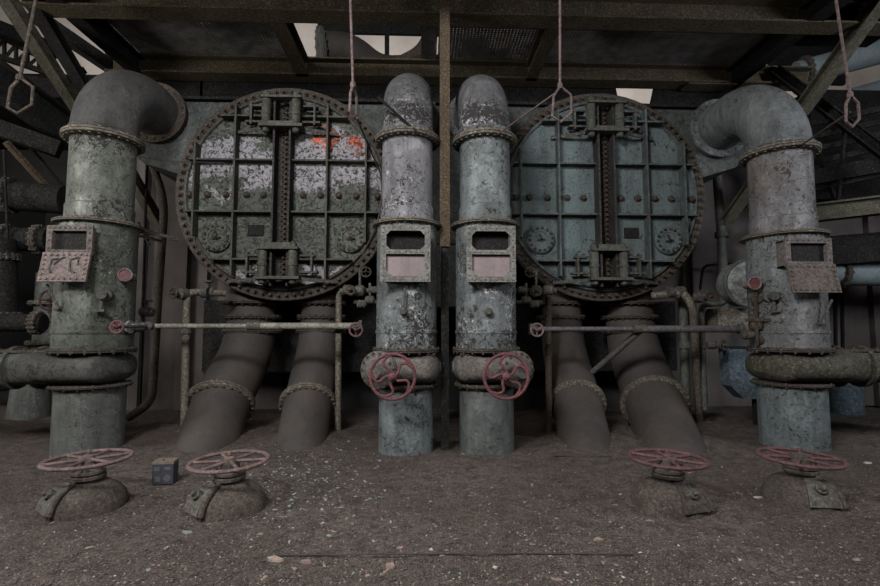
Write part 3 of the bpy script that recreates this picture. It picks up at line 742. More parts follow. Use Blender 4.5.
# left side
pipe_thing('brown vertical pipe with a bent top, left of the splayed left outlet pipe', [P(140, 438, 7.2), P(184, 434, 7.2), P(187, 292, 7.2), P(225, 293, 7.5)], .055, 'pipe_brown', couplings=[(P(186, 330, 7.2), (0, 0, 1)), (P(205, 292.5, 7.3), (1, 0, 0))], valves=[(P(183, 294, 7.15), (-.4, -1, 0), .07, 'rust_dark')])
pipe_thing('dark pipe hugging the rear wall, curving in at the foot behind the far-left standpipe', [P(128, 418, 7.9), P(152, 402, 7.9), P(158, 300, 8.2), P(165, 200, 8.2), P(150, 158, 8.2), P(140, 150, 8.0)], .065, 'flange_dark', rnd=.4)
pipe_thing('thin dark vertical pipe in front of the rear wall, left of the left cover', [P(140, 405, 8.4), P(148, 130, 8.4)], .022, 'beam_dark')
pipe_thing('thin brown vertical pipe between the left outlet pipes and the central pair', [G(338, 432) + Vector((0, 0, -.05)), P(339, 292, G(338, 432).y), P(366, 291, 7.1)], .05, 'pipe_brown', valves=[(P(352, 291, 6.9), (0, -1, 0), .06, 'rust_dark')], couplings=[(P(339, 330, 6.95), (0, 0, 1))])
pipe_thing('thin dark vertical pipe between the central pair and the right outlet pipes', [G(549, 434) + Vector((0, 0, -.05)), P(548, 292, G(549, 434).y), P(520, 291, 7.1)], .05, 'rust_dark', valves=[(P(534, 292, 6.9), (0, -1, 0), .06, 'rust_dark')])
# right side
pipe_thing('brown vertical pipe with a knobbly bent top, right of the splayed right outlet pipe', [G(700, 423) + Vector((0, 0, -.05)), P(693, 308, 7.15), P(684, 292, 7.2), P(652, 296, 7.5)], .06, 'pipe_brown', couplings=[(P(670, 292, 7.3), (1, 0, 0)), (P(680, 292, 7.25), (1, .2, 0))], valves=[(P(700, 297, 7.25), (.3, -1, 0), .06, 'rust_dark')])
pipe_thing('green-grey vertical pipe behind the knobbly one', [P(686, 412, 7.6), P(683, 300, 7.6)], .07, 'pipe_green', couplings=[(P(685, 345, 7.6), (0, 0, 1))])
pipe_thing('slim green-grey pipe bent towards the far-right standpipe', [P(705, 410, 7.6), P(701, 305, 7.6), P(726, 303, 7.6), P(728, 290, 7.6)], .045, 'pipe_green', couplings=[(P(703, 345, 7.6), (0, 0, 1))], valves=[(P(712, 345, 7.55), (.6, -1, 0), .085, 'cast_dark')])
pipe_thing('green pipe standing against the rear wall, right of the right cover', [P(724, 330, 8.9), P(722, 240, 8.9), P(716, 160, 8.9), P(700, 158, 8.9)], .085, 'pipe_green', couplings=[(P(722, 235, 8.9), (0, 0, 1))])
pipe_thing('thin dark conduit looping along the rear wall below the right elbow', [P(700, 290, 9.2), P(703, 266, 9.2), P(720, 264, 9.2), P(735, 264, 9.2)], .025, 'beam_dark')
pipe_thing('diagonal dark strut pipe under the right cover', [P(588, 376, 7.6), P(640, 331, 6.78)], .045, 'pipe_rail_dark')

# instrument tube between the central pair, and the post
t = thing('post', 'brown steel post between the central standpipes', 'post', (.29, 6.42, 0))
MB().ibeam((.29, 6.42, 2.7), (.29, 6.42, 6.4), .135, .11, .018).build('post_body', 'beam_brown', t, smooth=False)
MB().ibeam((.29, 6.44, -.05), (.29, 6.44, 2.7), .10, .09, .018).build('post_foot_shaded', 'beam_dark', t, smooth=False)  # lower half in near-black: shade between the standpipes put into its colour
t = thing('tube_gauge', 'slender glass-like tube gauge hanging behind the central pair', 'gauge', (.56, 7.0, 2.0))
MB().cyl((.56, 7.0, 2.05), (.56, 7.0, 2.75), .045, 14).build('gauge_tube', 'pipe_brown', t)
MB().lathe([(.07, 0), (.07, .12)], (.56, 7.0, 1.95), (0, 0, 1), 12).lathe([(.07, 0), (.07, .12)], (.56, 7.0, 2.72), (0, 0, 1), 12).cyl((.56, 7.0, 2.8), (.4, 7.6, 3.2), .02, 8).box((.45, 7.3, 1.98), (.5, .04, .05)).build('gauge_fitting', 'cast_dark', t)

# tank, drum, duct to the right
m = MB(); tk = thing('blue_tank', 'small pale blue tank behind the far-right standpipe', 'tank', tuple(P(745, 405, 7.5)))
a = P(728, 348, 7.4); b = P(775, 400, 7.4)
MB().prism([(a.x, a.z), (b.x + .5, a.z), (b.x + .5, b.z), (a.x + .22, b.z + .02), (a.x + .02, b.z + .22)], 7.4, 7.65).build('tank_body', 'tank_blue', tk, smooth=False)
MB().box((a.x + .58, 7.53, a.z + .0), (1.1, .27, .03)).build('tank_lid', 'beam_dark', tk, smooth=False)
for q in (.5, .9): MB().box((a.x + q, 7.55, (b.z) / 2), (.06, .06, b.z)).build('leg', 'beam_dark', tk, smooth=False)
dr = thing('speckled_drum', 'drum end speckled with flaked white paint, beside the far-right standpipe', 'drum', tuple(P(742, 282, 7.3)))
q = P(750, 283, 7.25)
MB().lathe([(.34, .35), (.36, .3), (.36, .02), (.34, 0), (.26, -.08), (.15, -.13), (.001, -.15)], q, (.1, 1, 0), 40, close=False).build('drum_shell', 'rag_pale', dr)
MB().torus(q + Vector((0, .02, 0)), .36, .03, (.1, 1, 0), 44, 8).build('drum_rim', 'pipe_green', dr)
solo(MB().box(P(726, 319, 7.7) + Vector((.05, 0, 0)), (.62, .4, .34)), 'junction_box', 'pipe_brown', 'tan box behind the waist-high pipe beside the far-right standpipe', 'box', smooth=False)

# ---------------------------------------------------------------- steel platform overhead
ZP = 6.1
def beam(label, p0, p1, w, h, mat, name='steel_beam', t=.03, cat='beam'):
    m = MB().ibeam(p0, p1, w, h, t)
    return solo(m, name, mat, label, cat, smooth=False)
beam('long brown steel beam crossing the top of the view, nearer one', (-5.6, 6.62, ZP + .16), (7.2, 6.62, ZP + .16), .30, .32, 'beam_olive')
beam('long brown steel beam just above the round covers, farther one', (-5.6, 8.36, ZP + .16), (7.2, 8.36, ZP + .16), .30, .30, 'beam_olive')
beam('steel beam overhead in front of the platform', (-5.6, 4.9, ZP + .16), (7.2, 4.9, ZP + .16), .2, .3, 'beam_olive')
beam('rusty cross beam left of the open gap in the platform', (-2.17, 6.75, ZP + .15), (-2.17, 8.3, ZP + .15), .22, .28, 'beam_brown')
beam('olive cross beam above the right end of the central pair', (1.95, 6.75, ZP + .15), (1.95, 8.3, ZP + .15), .20, .28, 'beam_olive')
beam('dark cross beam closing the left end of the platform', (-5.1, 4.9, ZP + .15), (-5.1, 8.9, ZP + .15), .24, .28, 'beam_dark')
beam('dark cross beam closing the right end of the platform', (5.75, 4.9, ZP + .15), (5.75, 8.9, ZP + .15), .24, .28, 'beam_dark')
beam('short dark beam bridging the gallery right of the platform', (5.9, 6.62, ZP + .16), (8.2, 6.62, ZP + .16), .2, .26, 'beam_dark')
GR = 'perforated sheets of the overhead platform'
def sheet(x0, x1, y0, y1, label):
    m = MB().box(((x0 + x1) / 2, (y0 + y1) / 2, ZP + .33), (x1 - x0, y1 - y0, .012))
    solo(m, 'perforated_sheet', 'perforated_sheet', label, 'grating', GR, smooth=False)
sheet(-5.0, -3.54, 6.5, 8.4, 'perforated platform sheet above the far-left elbow')
sheet(-3.54, -2.18, 6.5, 8.4, 'perforated platform sheet above the left cover, left of the rusty cross beam')
sheet(-.05, .22, 6.5, 8.4, 'narrow strip of perforated sheet left of the brown post')
sheet(.24, 1.93, 6.5, 8.4, 'perforated platform sheet above the grey-teal standpipe')
sheet(1.93, 3.76, 6.5, 8.4, 'perforated platform sheet above the left half of the right cover')
sheet(3.76, 5.7, 6.5, 8.4, 'perforated platform sheet above the right half of the right cover')
solo(MB().box((6.75, 6.4, ZP + .33), (1.75, 2.4, .014)), 'deck_plate', 'beam_dark', 'added dark filler plate right of the overhead platform', 'deck', smooth=False)  # invented plate, added to darken the bright area beside the platform
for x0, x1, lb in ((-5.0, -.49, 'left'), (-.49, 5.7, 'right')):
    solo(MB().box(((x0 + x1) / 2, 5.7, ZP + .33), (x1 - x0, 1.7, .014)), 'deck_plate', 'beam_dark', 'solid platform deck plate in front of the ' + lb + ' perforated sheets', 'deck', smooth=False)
# gusset brackets under the right end
solo(MB().box((5.3, 8.36, ZP - .03), (.9, .28, .03)), 'gusset_plate', 'beam_olive', 'thin splice plate under the farther overhead beam, right side', 'plate', smooth=False)

# large pipe seen through the gap
t = thing('overhead_pipe', 'thick pipe crossing behind the open gap of the platform', 'pipe', tuple(P(330, 50, 10.0)))
MB().tube(rounded([P(321, 48, 9.7), P(350, 49, 9.9), P(378, 72, 10.2), P(450, 70, 10.6)], .8), .33, 24).build('pipe_body', 'leg_dust', t)
MB().flange(P(321, 48, 9.7), (P(350, 49, 9.9) - P(321, 48, 9.7)), .33, .42, .04, 14, .03).build('flange', 'base_green', t)
t = thing('overhead_pipe', 'curved pipe dropping beside the right end of the open gap', 'pipe', tuple(P(425, 50, 9.6)))
MB().tube(rounded([P(436, -60, 9.6), P(436, 20, 9.6), P(424, 52, 9.6), P(398, 66, 9.6), P(350, 76, 9.6)], .5), .16, 18).build('pipe_body', 'rust_dark', t)
solo(MB().bar(P(387, 30, 10.5), P(387, 70, 10.5), .10, .10), 'mullion', 'beam_dark', 'dark upright seen through the open gap against the pale wall', 'bar', smooth=False)

a = P(318, 20, 11.1); b = P(446, 36, 11.1)
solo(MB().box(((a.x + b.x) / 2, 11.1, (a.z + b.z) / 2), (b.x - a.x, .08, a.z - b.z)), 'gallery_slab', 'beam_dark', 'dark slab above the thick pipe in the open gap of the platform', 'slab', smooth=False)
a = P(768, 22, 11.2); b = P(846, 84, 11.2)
solo(MB().box(((a.x + b.x) / 2, 11.25, (13.5 + b.z) / 2), (b.x - a.x, .1, 13.5 - b.z)), 'added_dark_backing', 'beam_dark', 'added dark panel hiding the bright wall behind the upper pale blue pipe', 'panel', smooth=False)  # invented panel, added to cover the too bright plaster behind it
# ---------------------------------------------------------------- pull rods with stirrups
def stirrup(label, top, eye, w, h, turn, mat='rod_rust', r=.013):
    t = thing('pull_rod', label, 'pull handle', tuple(eye))
    MB().cyl(eye, top, r, 10).lathe([(r * 1.8, -.03), (r * 2.2, 0), (r * 1.8, .03)], eye, (0, 0, 1), 10).build('rod', mat, t)
    c, s = math.cos(turn), math.sin(turn); e = Vector(eye); q = lambda x, z: e + Vector((x * c, x * s, z))
    pts = [q(0, 0), q(w, -.22 * h), q(w, -.72 * h), q(0, -h), q(-w * .75, -.86 * h), q(-w * .6, -.3 * h), q(0, -.02 * h)]
    MB().tube(pts, r, 8).build('stirrup', mat, t)
    return t
def drop(xt, eye_px, Y): e = P(eye_px[0], eye_px[1], Y); a = P(xt, 0, Y); k = (6.12 - e.z) / (a.z - e.z); return e + (a - e) * k, e
tp, e = drop(560, (560, 86), 4.9); stirrup('pinkish pull rod with a six-sided stirrup, right of the central pair', tp, e, .125, .40, .15, 'rod_rust', .014)
tp, e = drop(350.5, (353, 85), 4.9); stirrup('rusty pull rod with its stirrup seen edge-on, left of the central pair', tp, e, .10, .38, 1.3, 'rod_rust', .015)
tp, e = drop(836, (850, 95), 4.9); stirrup('rusty pull rod with a stirrup, above the far-right standpipe', tp, e, .11, .36, .2, 'rod_rust', .015)
tp, e = drop(36, (20, 78), 4.9); stirrup('dark rusty pull rod with a stirrup, at the top left corner', tp, e, .12, .38, .2, 'rust_dark', .017)
t = thing('tie_rod', 'thin rod slanting from the stirrup to the grey-teal standpipe', 'rod', tuple(P(500, 133, 5.9)))
MB().cyl(P(557, 92, 4.9), P(498, 134, 6.0), .010, 8).build('rod_body', 'rod_rust', t)
t = thing('tie_rod', 'thin dark rod slanting down to the pale lavender standpipe', 'rod', tuple(P(420, 134, 6.0)))
MB().cyl(P(378, 97, 6.0), P(419, 134, 6.0), .018, 8).build('rod_body', 'beam_dark', t)
t = thing('tie_rod', 'thin rod slanting from the right stirrup to the far-right standpipe', 'rod', tuple(P(815, 140, 6.0)))
MB().cyl(P(850, 112, 4.9), P(800, 146, 6.0), .011, 8).build('rod_body', 'rust_dark', t)
def cable(label, pts, r, mat='wire_black'):
    m = MB().tube(rounded(pts, .3), r, 6); return solo(m, 'hanging_wire', mat, label, 'wire')
cable('dark wire from the edge-on stirrup down past the pale lavender standpipe', [P(357, 118, 4.9), P(370, 150, 6.6), P(384, 180, 7.0), P(378, 225, 7.0), P(362, 255, 7.2)], .012)
cable('thin wire strung across the rear wall towards the left cover', [P(118, 152, 7.3), P(160, 161, 7.4), P(225, 163, 7.4)], .008)
cable('loop of thin dark wire on the left cover rim', [P(176, 238, 7.4), P(160, 236, 7.4), P(135, 232, 7.2), P(120, 226, 6.9)], .014)

# ---------------------------------------------------------------- far left: braces, beams, pipes
solo(MB().ibeam(P(0, -12, 5.6), P(80, 112, 7.4), .15, .14, .022), 'diagonal_brace', 'beam_green', 'olive diagonal brace ending at the far-left elbow', 'brace', smooth=False)
solo(MB().ibeam(P(25, -12, 6.4), P(92, 100, 8.0), .18, .14, .022), 'diagonal_brace', 'beam_dark', 'dark diagonal brace just right of the olive one, top left', 'brace', smooth=False)
solo(MB().bar(P(30, 12, 7.6), P(130, 80, 8.6), .16, .22), 'steel_beam', 'beam_dark', 'dark beam slanting under the left end of the platform', 'beam', smooth=False)
solo(MB().ibeam(P(-30, 60, 7.6), P(95, 150, 9.4), .34, .5, .04), 'steel_beam', 'beam_dark', 'deep dark girder slanting down behind the top-left stirrup', 'beam', smooth=False)
solo(MB().bar(P(-20, 22, 8.6), P(58, 52, 9.8), .25, .25), 'steel_beam', 'beam_dark', 'dark beam between the bright gaps at top left', 'beam', smooth=False)
solo(MB().bar(P(84, 70, 9.2), P(62, 84, 8.8), .07, .12), 'steel_beam', 'beam_dark', 'short dark strut across the bright gap beside the far-left elbow', 'beam', smooth=False)
# lattice girder
t = thing('lattice_girder', 'dark lattice girder against the light at the top left', 'truss', tuple(P(0, 60, 9.0)))
a0, a1, b0, b1 = P(-20, 26, 9.0), P(50, 62, 9.6), P(-20, 50, 9.0), P(50, 74, 9.6)
MB().bar(a0, a1, .09, .09).bar(b0, b1, .09, .09).build('chord', 'beam_dark', t, smooth=False)
m = MB()
for i in range(6):
    u, v = i / 6, (i + 1) / 6; m.bar(b0.lerp(b1, u), a0.lerp(a1, v), .05, .05); m.bar(a0.lerp(a1, v), b0.lerp(b1, v), .05, .05)
m.build('lattice', 'beam_dark', t, smooth=False)
# gallery with struts behind the stirrup
solo(MB().box(P(-60, 100, 10) + Vector((0, 1.2, .2)), (7.5, 3.0, .5)), 'gallery_slab', 'beam_dark', 'dark gallery slab at the left edge behind the stirrup', 'slab', smooth=False)
solo(MB().bar(P(-20, 122, 8.2), P(60, 150, 8.6), .22, .28), 'steel_beam', 'beam_dark', 'dark beam above the brown strut at the left edge', 'beam', smooth=False)
solo(MB().bar(P(6, 142, 8.0), P(45, 185, 8.6), .10, .07), 'strut', 'beam_brown', 'brown diagonal strut at the left edge', 'brace', smooth=False)
solo(MB().bar(P(24, 140, 8.6), P(66, 190, 9.2), .06, .05), 'strut', 'beam_dark', 'thin dark diagonal strut right of the brown one', 'brace', smooth=False)
solo(MB().bar(P(4, 150, 7.9), P(8, 245, 7.9), .03, .03), 'hanging_rod', 'beam_dark', 'thin dark rod hanging at the left edge', 'rod', smooth=False)
def bigpipe(label, p0, p1, r, mat, fl=(), name='large_pipe'):
    p0 = Vector(p0); p1 = Vector(p1); t = thing(name, label, 'pipe', tuple(p0))
    MB().tube([p0, p1], r, 28).build('pipe_body', mat, t)
    for u in fl: MB().flange(p0.lerp(p1, u), p1 - p0, r, r * 1.25, .04, 16, .025).build('flange', 'flange_dark', t)
    return t
bigpipe('dark horizontal pipe behind the top of the far-left standpipe', P(-60, 190, 8.2), P(66, 200, 8.4), .25, 'beam_dark', (.55,))
bigpipe('dark horizontal pipe level with the far-left hatch', P(-60, 238, 8.0), P(50, 240, 8.2), .20, 'beam_dark', (.6, .9))
bigpipe('dark horizontal pipe low at the left edge, above the bolted one', P(-60, 322, 7.6), P(44, 323, 7.8), .14, 'beam_dark', (.93,))
bigpipe('dark upright pipe at the left edge', P(6, 330, 7.9), P(4, 240, 7.9), .16, 'beam_dark', (.15, .8))
# secondary riser behind the far-left standpipe
g = G(29, 417); t = thing('secondary_riser', 'smaller green riser pipe standing behind the far-left standpipe', 'pipe', (g.x, g.y, 0))
MB().lathe([(.34, -.1), (.32, .05), (.26, .85), (.2, .9)], (g.x, g.y, 0), (0, 0, 1), 32).build('flared_base', 'base_green', t)
g2 = P(44, 300, g.y - .1)
MB().lathe([(.20, .85), (.20, 2.6)], (g2.x, g.y, 0), (0, 0, 1), 28).build('riser_body', 'base_green', t)
for z in (1.33, 1.05, 2.05): MB().flange((g2.x, g.y, z), (0, 0, 1), .2, .30, .03, 12, .024).build('flange', 'flange_rust', t)
w = P(50, 300, g.y - .6); MB().cyl(w, (w.x, g.y, w.z), .03, 10).build('valve_stem', 'cast_dark', t)
handwheel(t, w, (0, -1, 0), .17, 'wheel_maroon', 4, False, .018, .03)
bigpipe('dark horizontal pipe low on the floor at the far left', P(-60, 372, 9.5), P(10, 372, 9.5), .22, 'beam_dark')

# brace on the wall left and right of the machine
solo(MB().ibeam(P(128, 170, 8.2), P(158, 222, 8.8), .18, .14, .02), 'diagonal_brace', 'beam_green', 'short green brace behind the neck of the far-left standpipe', 'brace', smooth=False)
solo(MB().ibeam(P(757, 178, 8.2), P(726, 222, 8.8), .18, .14, .02), 'diagonal_brace', 'beam_green', 'short green brace behind the neck of the far-right standpipe', 'brace', smooth=False)
t = thing('valve_cluster', 'small dark tangle of bars beside the far-left standpipe flange', 'fittings', tuple(P(150, 235, 7.6)))
MB().bar(P(130, 226, 7.2), P(178, 240, 7.6), .03, .05).bar(P(132, 234, 7.2), P(165, 242, 7.6), .03, .04).bar(P(138, 222, 7.3), P(150, 246, 7.5), .03, .03).build('bars', 'flange_dark', t, smooth=False)
# wall-mounted valves, left of the cover
for k, (px, py, Y) in enumerate(((147, 312, 7.2), (208, 292, 7.4))):
    t = thing('small_valve', ('small valve above the start of the pale waist-high pipe', 'small valve on the bent pipe top under the left cover')[k], 'valve', tuple(P(px, py, Y)))
    q = P(px, py, Y); MB().lathe([(.05, -.1), (.07, -.08), (.07, .08), (.05, .1)], q, (1, 0, 0), 14).cyl(q, q + Vector((0, -.02, .16)), .02, 8).lathe([(.07, 0), (.07, .025)], q + Vector((0, 0, .15)), (0, 0, 1), 14).build('valve_casting', 'cast_dark', t)
# valves beside the central pair, both sides
def cluster(label, sgn, bx):
    t = thing('valve_cluster', label, 'fittings', tuple(P(bx, 300, 6.9)))
    m = MB(); px = lambda d: bx + sgn * d
    m.cyl(P(px(0), 291, 7.0), P(px(42), 291, 7.0), .04, 10).cyl(P(px(14), 302, 6.9), P(px(40), 302, 6.9), .03, 10)
    for d, y, r in ((8, 290, .075), (20, 291, .085), (30, 300, .06), (22, 304, .06), (34, 290, .055)):
        q = P(px(d), y, 6.9); m.lathe([(r * .7, -.07), (r, -.05), (r, .05), (r * .7, .07)], q, (1, 0, 0), 14)
    m.cyl(P(px(20), 291, 6.9), P(px(20), 270, 6.9), .02, 8).cyl(P(px(30), 300, 6.9), P(px(30), 283, 6.9), .02, 8)
    m.build('castings', 'cast_dark', t)
    q = P(px(26), 272, 6.9); handwheel(t, q, (0, -1, 0), .07, 'rust_dark', 4, False, .012, .02)
cluster('tangle of small valves left of the pale lavender standpipe', 1, 340)
cluster('tangle of small valves right of the grey-teal standpipe', -1, 556)
t = thing('floor_cable', 'thin dark strip lying across the dirt in the foreground', 'strip', tuple(G(275, 557)))
MB().tube([G(275, 557) + Vector((0, 0, .012)), G(400, 557) + Vector((0, 0, .02)), G(520, 556) + Vector((0, 0, .018)), G(634, 556) + Vector((0, 0, .012))], .005, 6).build('strip_body', 'wire_black', t)
t = thing('floor_cable', 'thin dark strip lying on the dirt in front of the inner right outlet pipe', 'strip', tuple(G(553, 457)))
MB().tube([G(553, 457) + Vector((0, 0, .02)), G(612, 458) + Vector((0, 0, .02))], .010, 6).build('strip_body', 'wire_black', t)

# ---------------------------------------------------------------- right side
solo(MB().ibeam(P(886, -8, 6.2), P(800, 112, 7.6), .20, .16, .025), 'diagonal_brace', 'beam_green', 'olive diagonal brace above the far-right elbow', 'brace', smooth=False)
solo(MB().ibeam(P(775, 70, 8.2), P(900, 165, 7.2), .20, .14, .025), 'diagonal_brace', 'beam_dark', 'dark speckled brace slanting down to the right edge', 'brace', smooth=False)
bigpipe('pale blue overhead pipe at the right edge, upper one', P(796, 74, 9.4), P(960, 30, 8.6), .25, 'pipe_paleblue', (.06,))
bigpipe('pale blue overhead pipe at the right edge, lower one', P(824, 108, 9.4), P(960, 70, 8.6), .24, 'pipe_paleblue', ())
bigpipe('pale blue wall pipe level with the far-right hatch', P(815, 272, 8.3), P(960, 274, 8.3), .24, 'pipe_paleblue', (.15,))
solo(MB().ibeam(P(806, 214, 7.6), P(960, 196, 7.0), .24, .26, .03), 'steel_beam', 'beam_green', 'green channel beam at the right edge, level with the far-right flange', 'beam', smooth=False)
solo(MB().bar(P(800, 180, 8.2), P(960, 150, 7.4), .10, .26), 'steel_beam', 'beam_dark', 'dark beam above the green channel beam', 'beam', smooth=False)
solo(MB().bar(P(812, 252, 8.0), P(960, 240, 7.7), .04, .5), 'shelf_plate', 'beam_dark', 'dark ledge under the green channel beam', 'plate', smooth=False)
solo(MB().box((10.2, 9.2, 5.2), (5.2, .8, 2.2)), 'gallery_slab', 'beam_dark', 'dark gallery front at the right edge under the blue pipes', 'slab', smooth=False)
t = thing('walkway_stair', 'dark slatted walkway behind the brace at the right edge', 'walkway', tuple(P(840, 170, 8.0)))
for i in range(6):
    MB().bar(P(806, 125 + 13 * i, 8.3), P(930, 108 + 13 * i - 10, 7.6), .05, .10).build('slat', 'beam_dark', t, smooth=False)
MB().bar(P(848, 100, 7.9), P(838, 200, 8.0), .05, .05).bar(P(806, 118, 8.2), P(835, 200, 8.2), .05, .07).build('stringer', 'beam_dark', t, smooth=False)
for k, px in enumerate((836, 843)):
    pipe_thing(('thin dark conduit on the right wall, left of the pair', 'thin dark conduit on the right wall, right of the pair')[k], [P(px, 372, 9.5), P(px - 1, 285, 9.5)], .034, 'beam_dark')
g = G(843, 412); t = thing('secondary_riser', 'squat pale blue pedestal behind the far-right standpipe', 'pipe', (g.x, g.y, 0))
MB().lathe([(.32, -.1), (.32, .85), (.36, .86), (.36, .9)], (g.x, g.y, 0), (0, 0, 1), 32).build('pedestal_body', 'tank_blue', t)
t = thing('bracket_fittings', 'rusty bracket and fittings at the left side of the far-right standpipe', 'fittings', tuple(P(755, 330, 6.6)))
m = MB()
for px, py, r in ((756, 325, .08), (762, 340, .07), (758, 300, .06), (748, 335, .06)):
    m.lathe([(r * .7, -.08), (r, -.05), (r, .05), (r * .7, .08)], P(px, py, 6.35), (1, -.4, 0), 12)
m.bar(P(755, 290, 6.3), P(757, 345, 6.3), .03, .04).bar(P(745, 320, 6.35), P(772, 320, 6.2), .03, .04); m.build('castings', 'rust_dark', t)
t = thing('bracket_fittings', 'pale corroded fitting beside the small red wheel on the far-left standpipe', 'fittings', tuple(P(127, 327, 6.5)))
MB().lathe([(.05, -.05), (.09, -.04), (.09, .0), (.06, .01), (.06, .05), (.085, .06), (.085, .09)], P(124, 327, 6.45), (1, 0, 0), 16).cyl(P(128, 327, 6.45), P(145, 327, 6.7), .05, 12).build('castings', 'rag_pale', t)

# ---------------------------------------------------------------- small box on the floor
g = G(165, 483); M = Matrix.Rotation(R(8), 3, 'Z'); t = thing('battery_box', 'small navy box with a tan top on the dirt between the left floor valves', 'box', (g.x, g.y, 0))
MB().box(g + Vector((0, 0, .11)), (.20, .15, .20), M).build('box_body', 'box_navy', t, smooth=False)
MB().box(g + Vector((0, 0, .222)), (.205, .155, .025), M).box(g + M @ Vector((-.04, -.02, .24)), (.05, .05, .015), M).build('box_lid', 'box_tan', t, smooth=False)
for x, z, w, h in ((-.055, .165, .05, .04), (.045, .165, .06, .03), (-.05, .06, .06, .05)): MB().box(g + M @ Vector((x, -.077, z)), (w, .003, h), M).build('printed_patch', 'box_print', t, smooth=False)
MB().lathe([(.034, 0), (.034, .004)], g + M @ Vector((.045, -.075, .07)), M @ Vector((0, -1, 0)), 16).build('printed_patch', 'box_print', t, smooth=False)

# ---------------------------------------------------------------- debris
rng = random.Random(11)
def chip(rg, s, thick=.18):
    """a broken flake: irregular polygon, bent, with thickness"""
    n = rg.randint(3, 5); a0 = rg.uniform(0, 6); pts = []
    el = rg.uniform(.3, .9)
    for i in range(n):
        a = a0 + 2 * PI * i / n + rg.uniform(-.45, .45); q = s * rg.uniform(.6, 1); pts.append(Vector((q * math.cos(a), q * math.sin(a) * el, 0)))
    h = s * thick * rg.uniform(.5, 1.3); vs = [p + Vector((0, 0, -h / 2)) for p in pts] + [p * .9 + Vector((0, 0, h / 2)) for p in pts]
    fs = [tuple(range(n))[::-1], tuple(range(n, 2 * n))] + [(i, (i + 1) % n, (i + 1) % n + n, i + n) for i in range(n)]
    return vs, fs
def rot(rg, tilt=.35):
    return Matrix.Rotation(rg.uniform(0, 6.28), 3, 'Z') @ Matrix.Rotation(rg.uniform(-tilt, tilt), 3, 'X') @ Matrix.Rotation(rg.uniform(-tilt, tilt), 3, 'Y')
def blocked(x, y):
    for cx, cy, r in [(OXL, 6.55, .42), (CXL, CY, .38), (CXR, CY, .38), (OXR, 6.42, .42)]:
        if (x - cx) ** 2 + (y - cy) ** 2 < r * r: return True
    return False
def litter(name, mat, n, smin, smax, label, seed, region, thick=.2, tilt=.35):
    rg = random.Random(seed); m = MB(); k = 0
    while k < n:
        x, y = region(rg)
        if y > 9.3 or y < 2.2 or blocked(x, y): continue
        s = smin + (smax - smin) * rg.random() ** 3; vs, fs = chip(rg, s, thick); M = rot(rg, tilt); p = Vector((x, y, dirt_height(x, y) + s * .12))
        m.add([p + M @ v for v in vs], fs); k += 1
    tag(m.build(name, mat, smooth=False), label, 'debris', None, 'stuff')
def everywhere(rg):
    px, py = rg.uniform(-40, 920), 400 + 200 * rg.random() ** .75
    g = G(px, py); return g.x, g.y
def patch(cx, cy, sx, sy):
    def f(rg):
        g = G(rg.gauss(cx, sx), min(600, max(395, rg.gauss(cy, sy)))); return g.x, g.y
    return f
litter('stone_grit', 'stone_grey', 9000, .004, .016, 'fine grey grit and stone crumbs all over the dirt floor', 1, everywhere, .5)
litter('stone_grit', 'chip_dark', 7000, .005, .026, 'dark crumbs of dirt and rust all over the floor', 2, everywhere, .5)
litter('plaster_crumbs', 'chip_tan', 2600, .004, .015, 'tan crumbs of plaster and brick all over the floor', 3, everywhere, .4)
litter('paint_flakes', 'chip_greyish', 1100, .010, .034, 'grey-green flakes of fallen paint gathered left of the central pair', 4, patch(300, 475, 55, 22), .08)
litter('paint_flakes', 'chip_green', 500, .008, .024, 'grey-green flakes of fallen paint scattered in front of the right half', 5, patch(560, 490, 110, 35), .08)
litter('paint_flakes', 'chip_pale', 1500, .004, .012, 'tiny pale flakes of paint scattered over the whole floor', 6, everywhere, .1)
litter('brick_crumbs', 'chip_brick', 1500, .005, .018, 'small reddish crumbs scattered over the whole floor', 7, everywhere, .3)
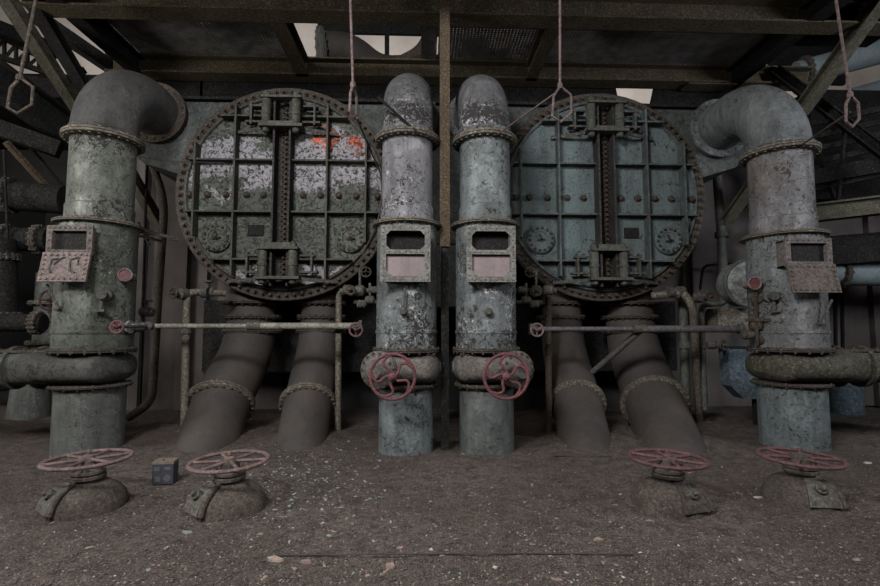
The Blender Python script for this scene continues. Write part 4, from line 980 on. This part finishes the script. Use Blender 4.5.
# larger fragments, each a thing
big = [('chip_brick', 'reddish brick fragments lying loose on the dirt floor', 46, 'brick_fragment', 'fragment', .16, .024, .05),
       ('chip_pale', 'pale plaster fragments lying loose on the dirt floor', 22, 'plaster_fragment', 'fragment', .3, .014, .030),
       ('chip_green', 'large curled flakes of green paint on the dirt floor', 26, 'paint_flake', 'flake', .07, .022, .045)]
for mat, grp, n, nm, cat, th, s0, s1 in big:
    for i in range(n):
        s = rng.uniform(s0, s1); vs, fs = chip(rng, s, th); M = rot(rng, .25)
        px, py = rng.uniform(20, 860), 425 + 155 * rng.random() ** .8; q = G(px, py); z = dirt_height(q.x, q.y) + s * th * .35
        me = bpy.data.meshes.new(nm); me.from_pydata([M @ v for v in vs], [], fs); me.materials.append(MAT[mat])
        o = bpy.data.objects.new(nm, me); COL.objects.link(o); o.location = (q.x, q.y, z)
        tag(o, {'brick_fragment': 'small reddish brick fragment lying loose on the dirt floor', 'plaster_fragment': 'small pale plaster fragment lying loose on the dirt floor', 'paint_flake': 'fallen flake of grey-green paint lying on the dirt floor'}[nm], cat, grp)
for px, py, s, mat, lb in ((274, 560, .075, 'chip_tan', 'flat tan plaster slab lying beside the left end of the thin floor strip'), (307, 563, .06, 'chip_brick', 'reddish brick piece just right of the tan plaster slab'), (390, 567, .055, 'chip_brick', 'reddish brick piece in the middle foreground'), (186, 534, .07, 'chip_greyish', 'flat grey plaster slab lying in front of the two left floor valves'), (598, 541, .055, 'chip_tan', 'tan plaster piece lying alone at right of the foreground'), (868, 465, .05, 'chip_pale', 'white scrap lying at the far right of the floor'), (758, 497, .05, 'chip_pale', 'pale splinter left of the far-right floor valve')):
    vs, fs = chip(rng, s, .3); q = G(px, py); me = bpy.data.meshes.new('fragment'); me.from_pydata([rot(rng, .2) @ v for v in vs[:0]] or vs, [], fs); me.materials.append(MAT[mat])
    o = bpy.data.objects.new('plaster_fragment' if 'plaster' in lb or 'pale' in lb or 'white' in lb else 'brick_fragment', me); COL.objects.link(o); o.location = (q.x, q.y, dirt_height(q.x, q.y) + s * .14); tag(o, lb, 'fragment')
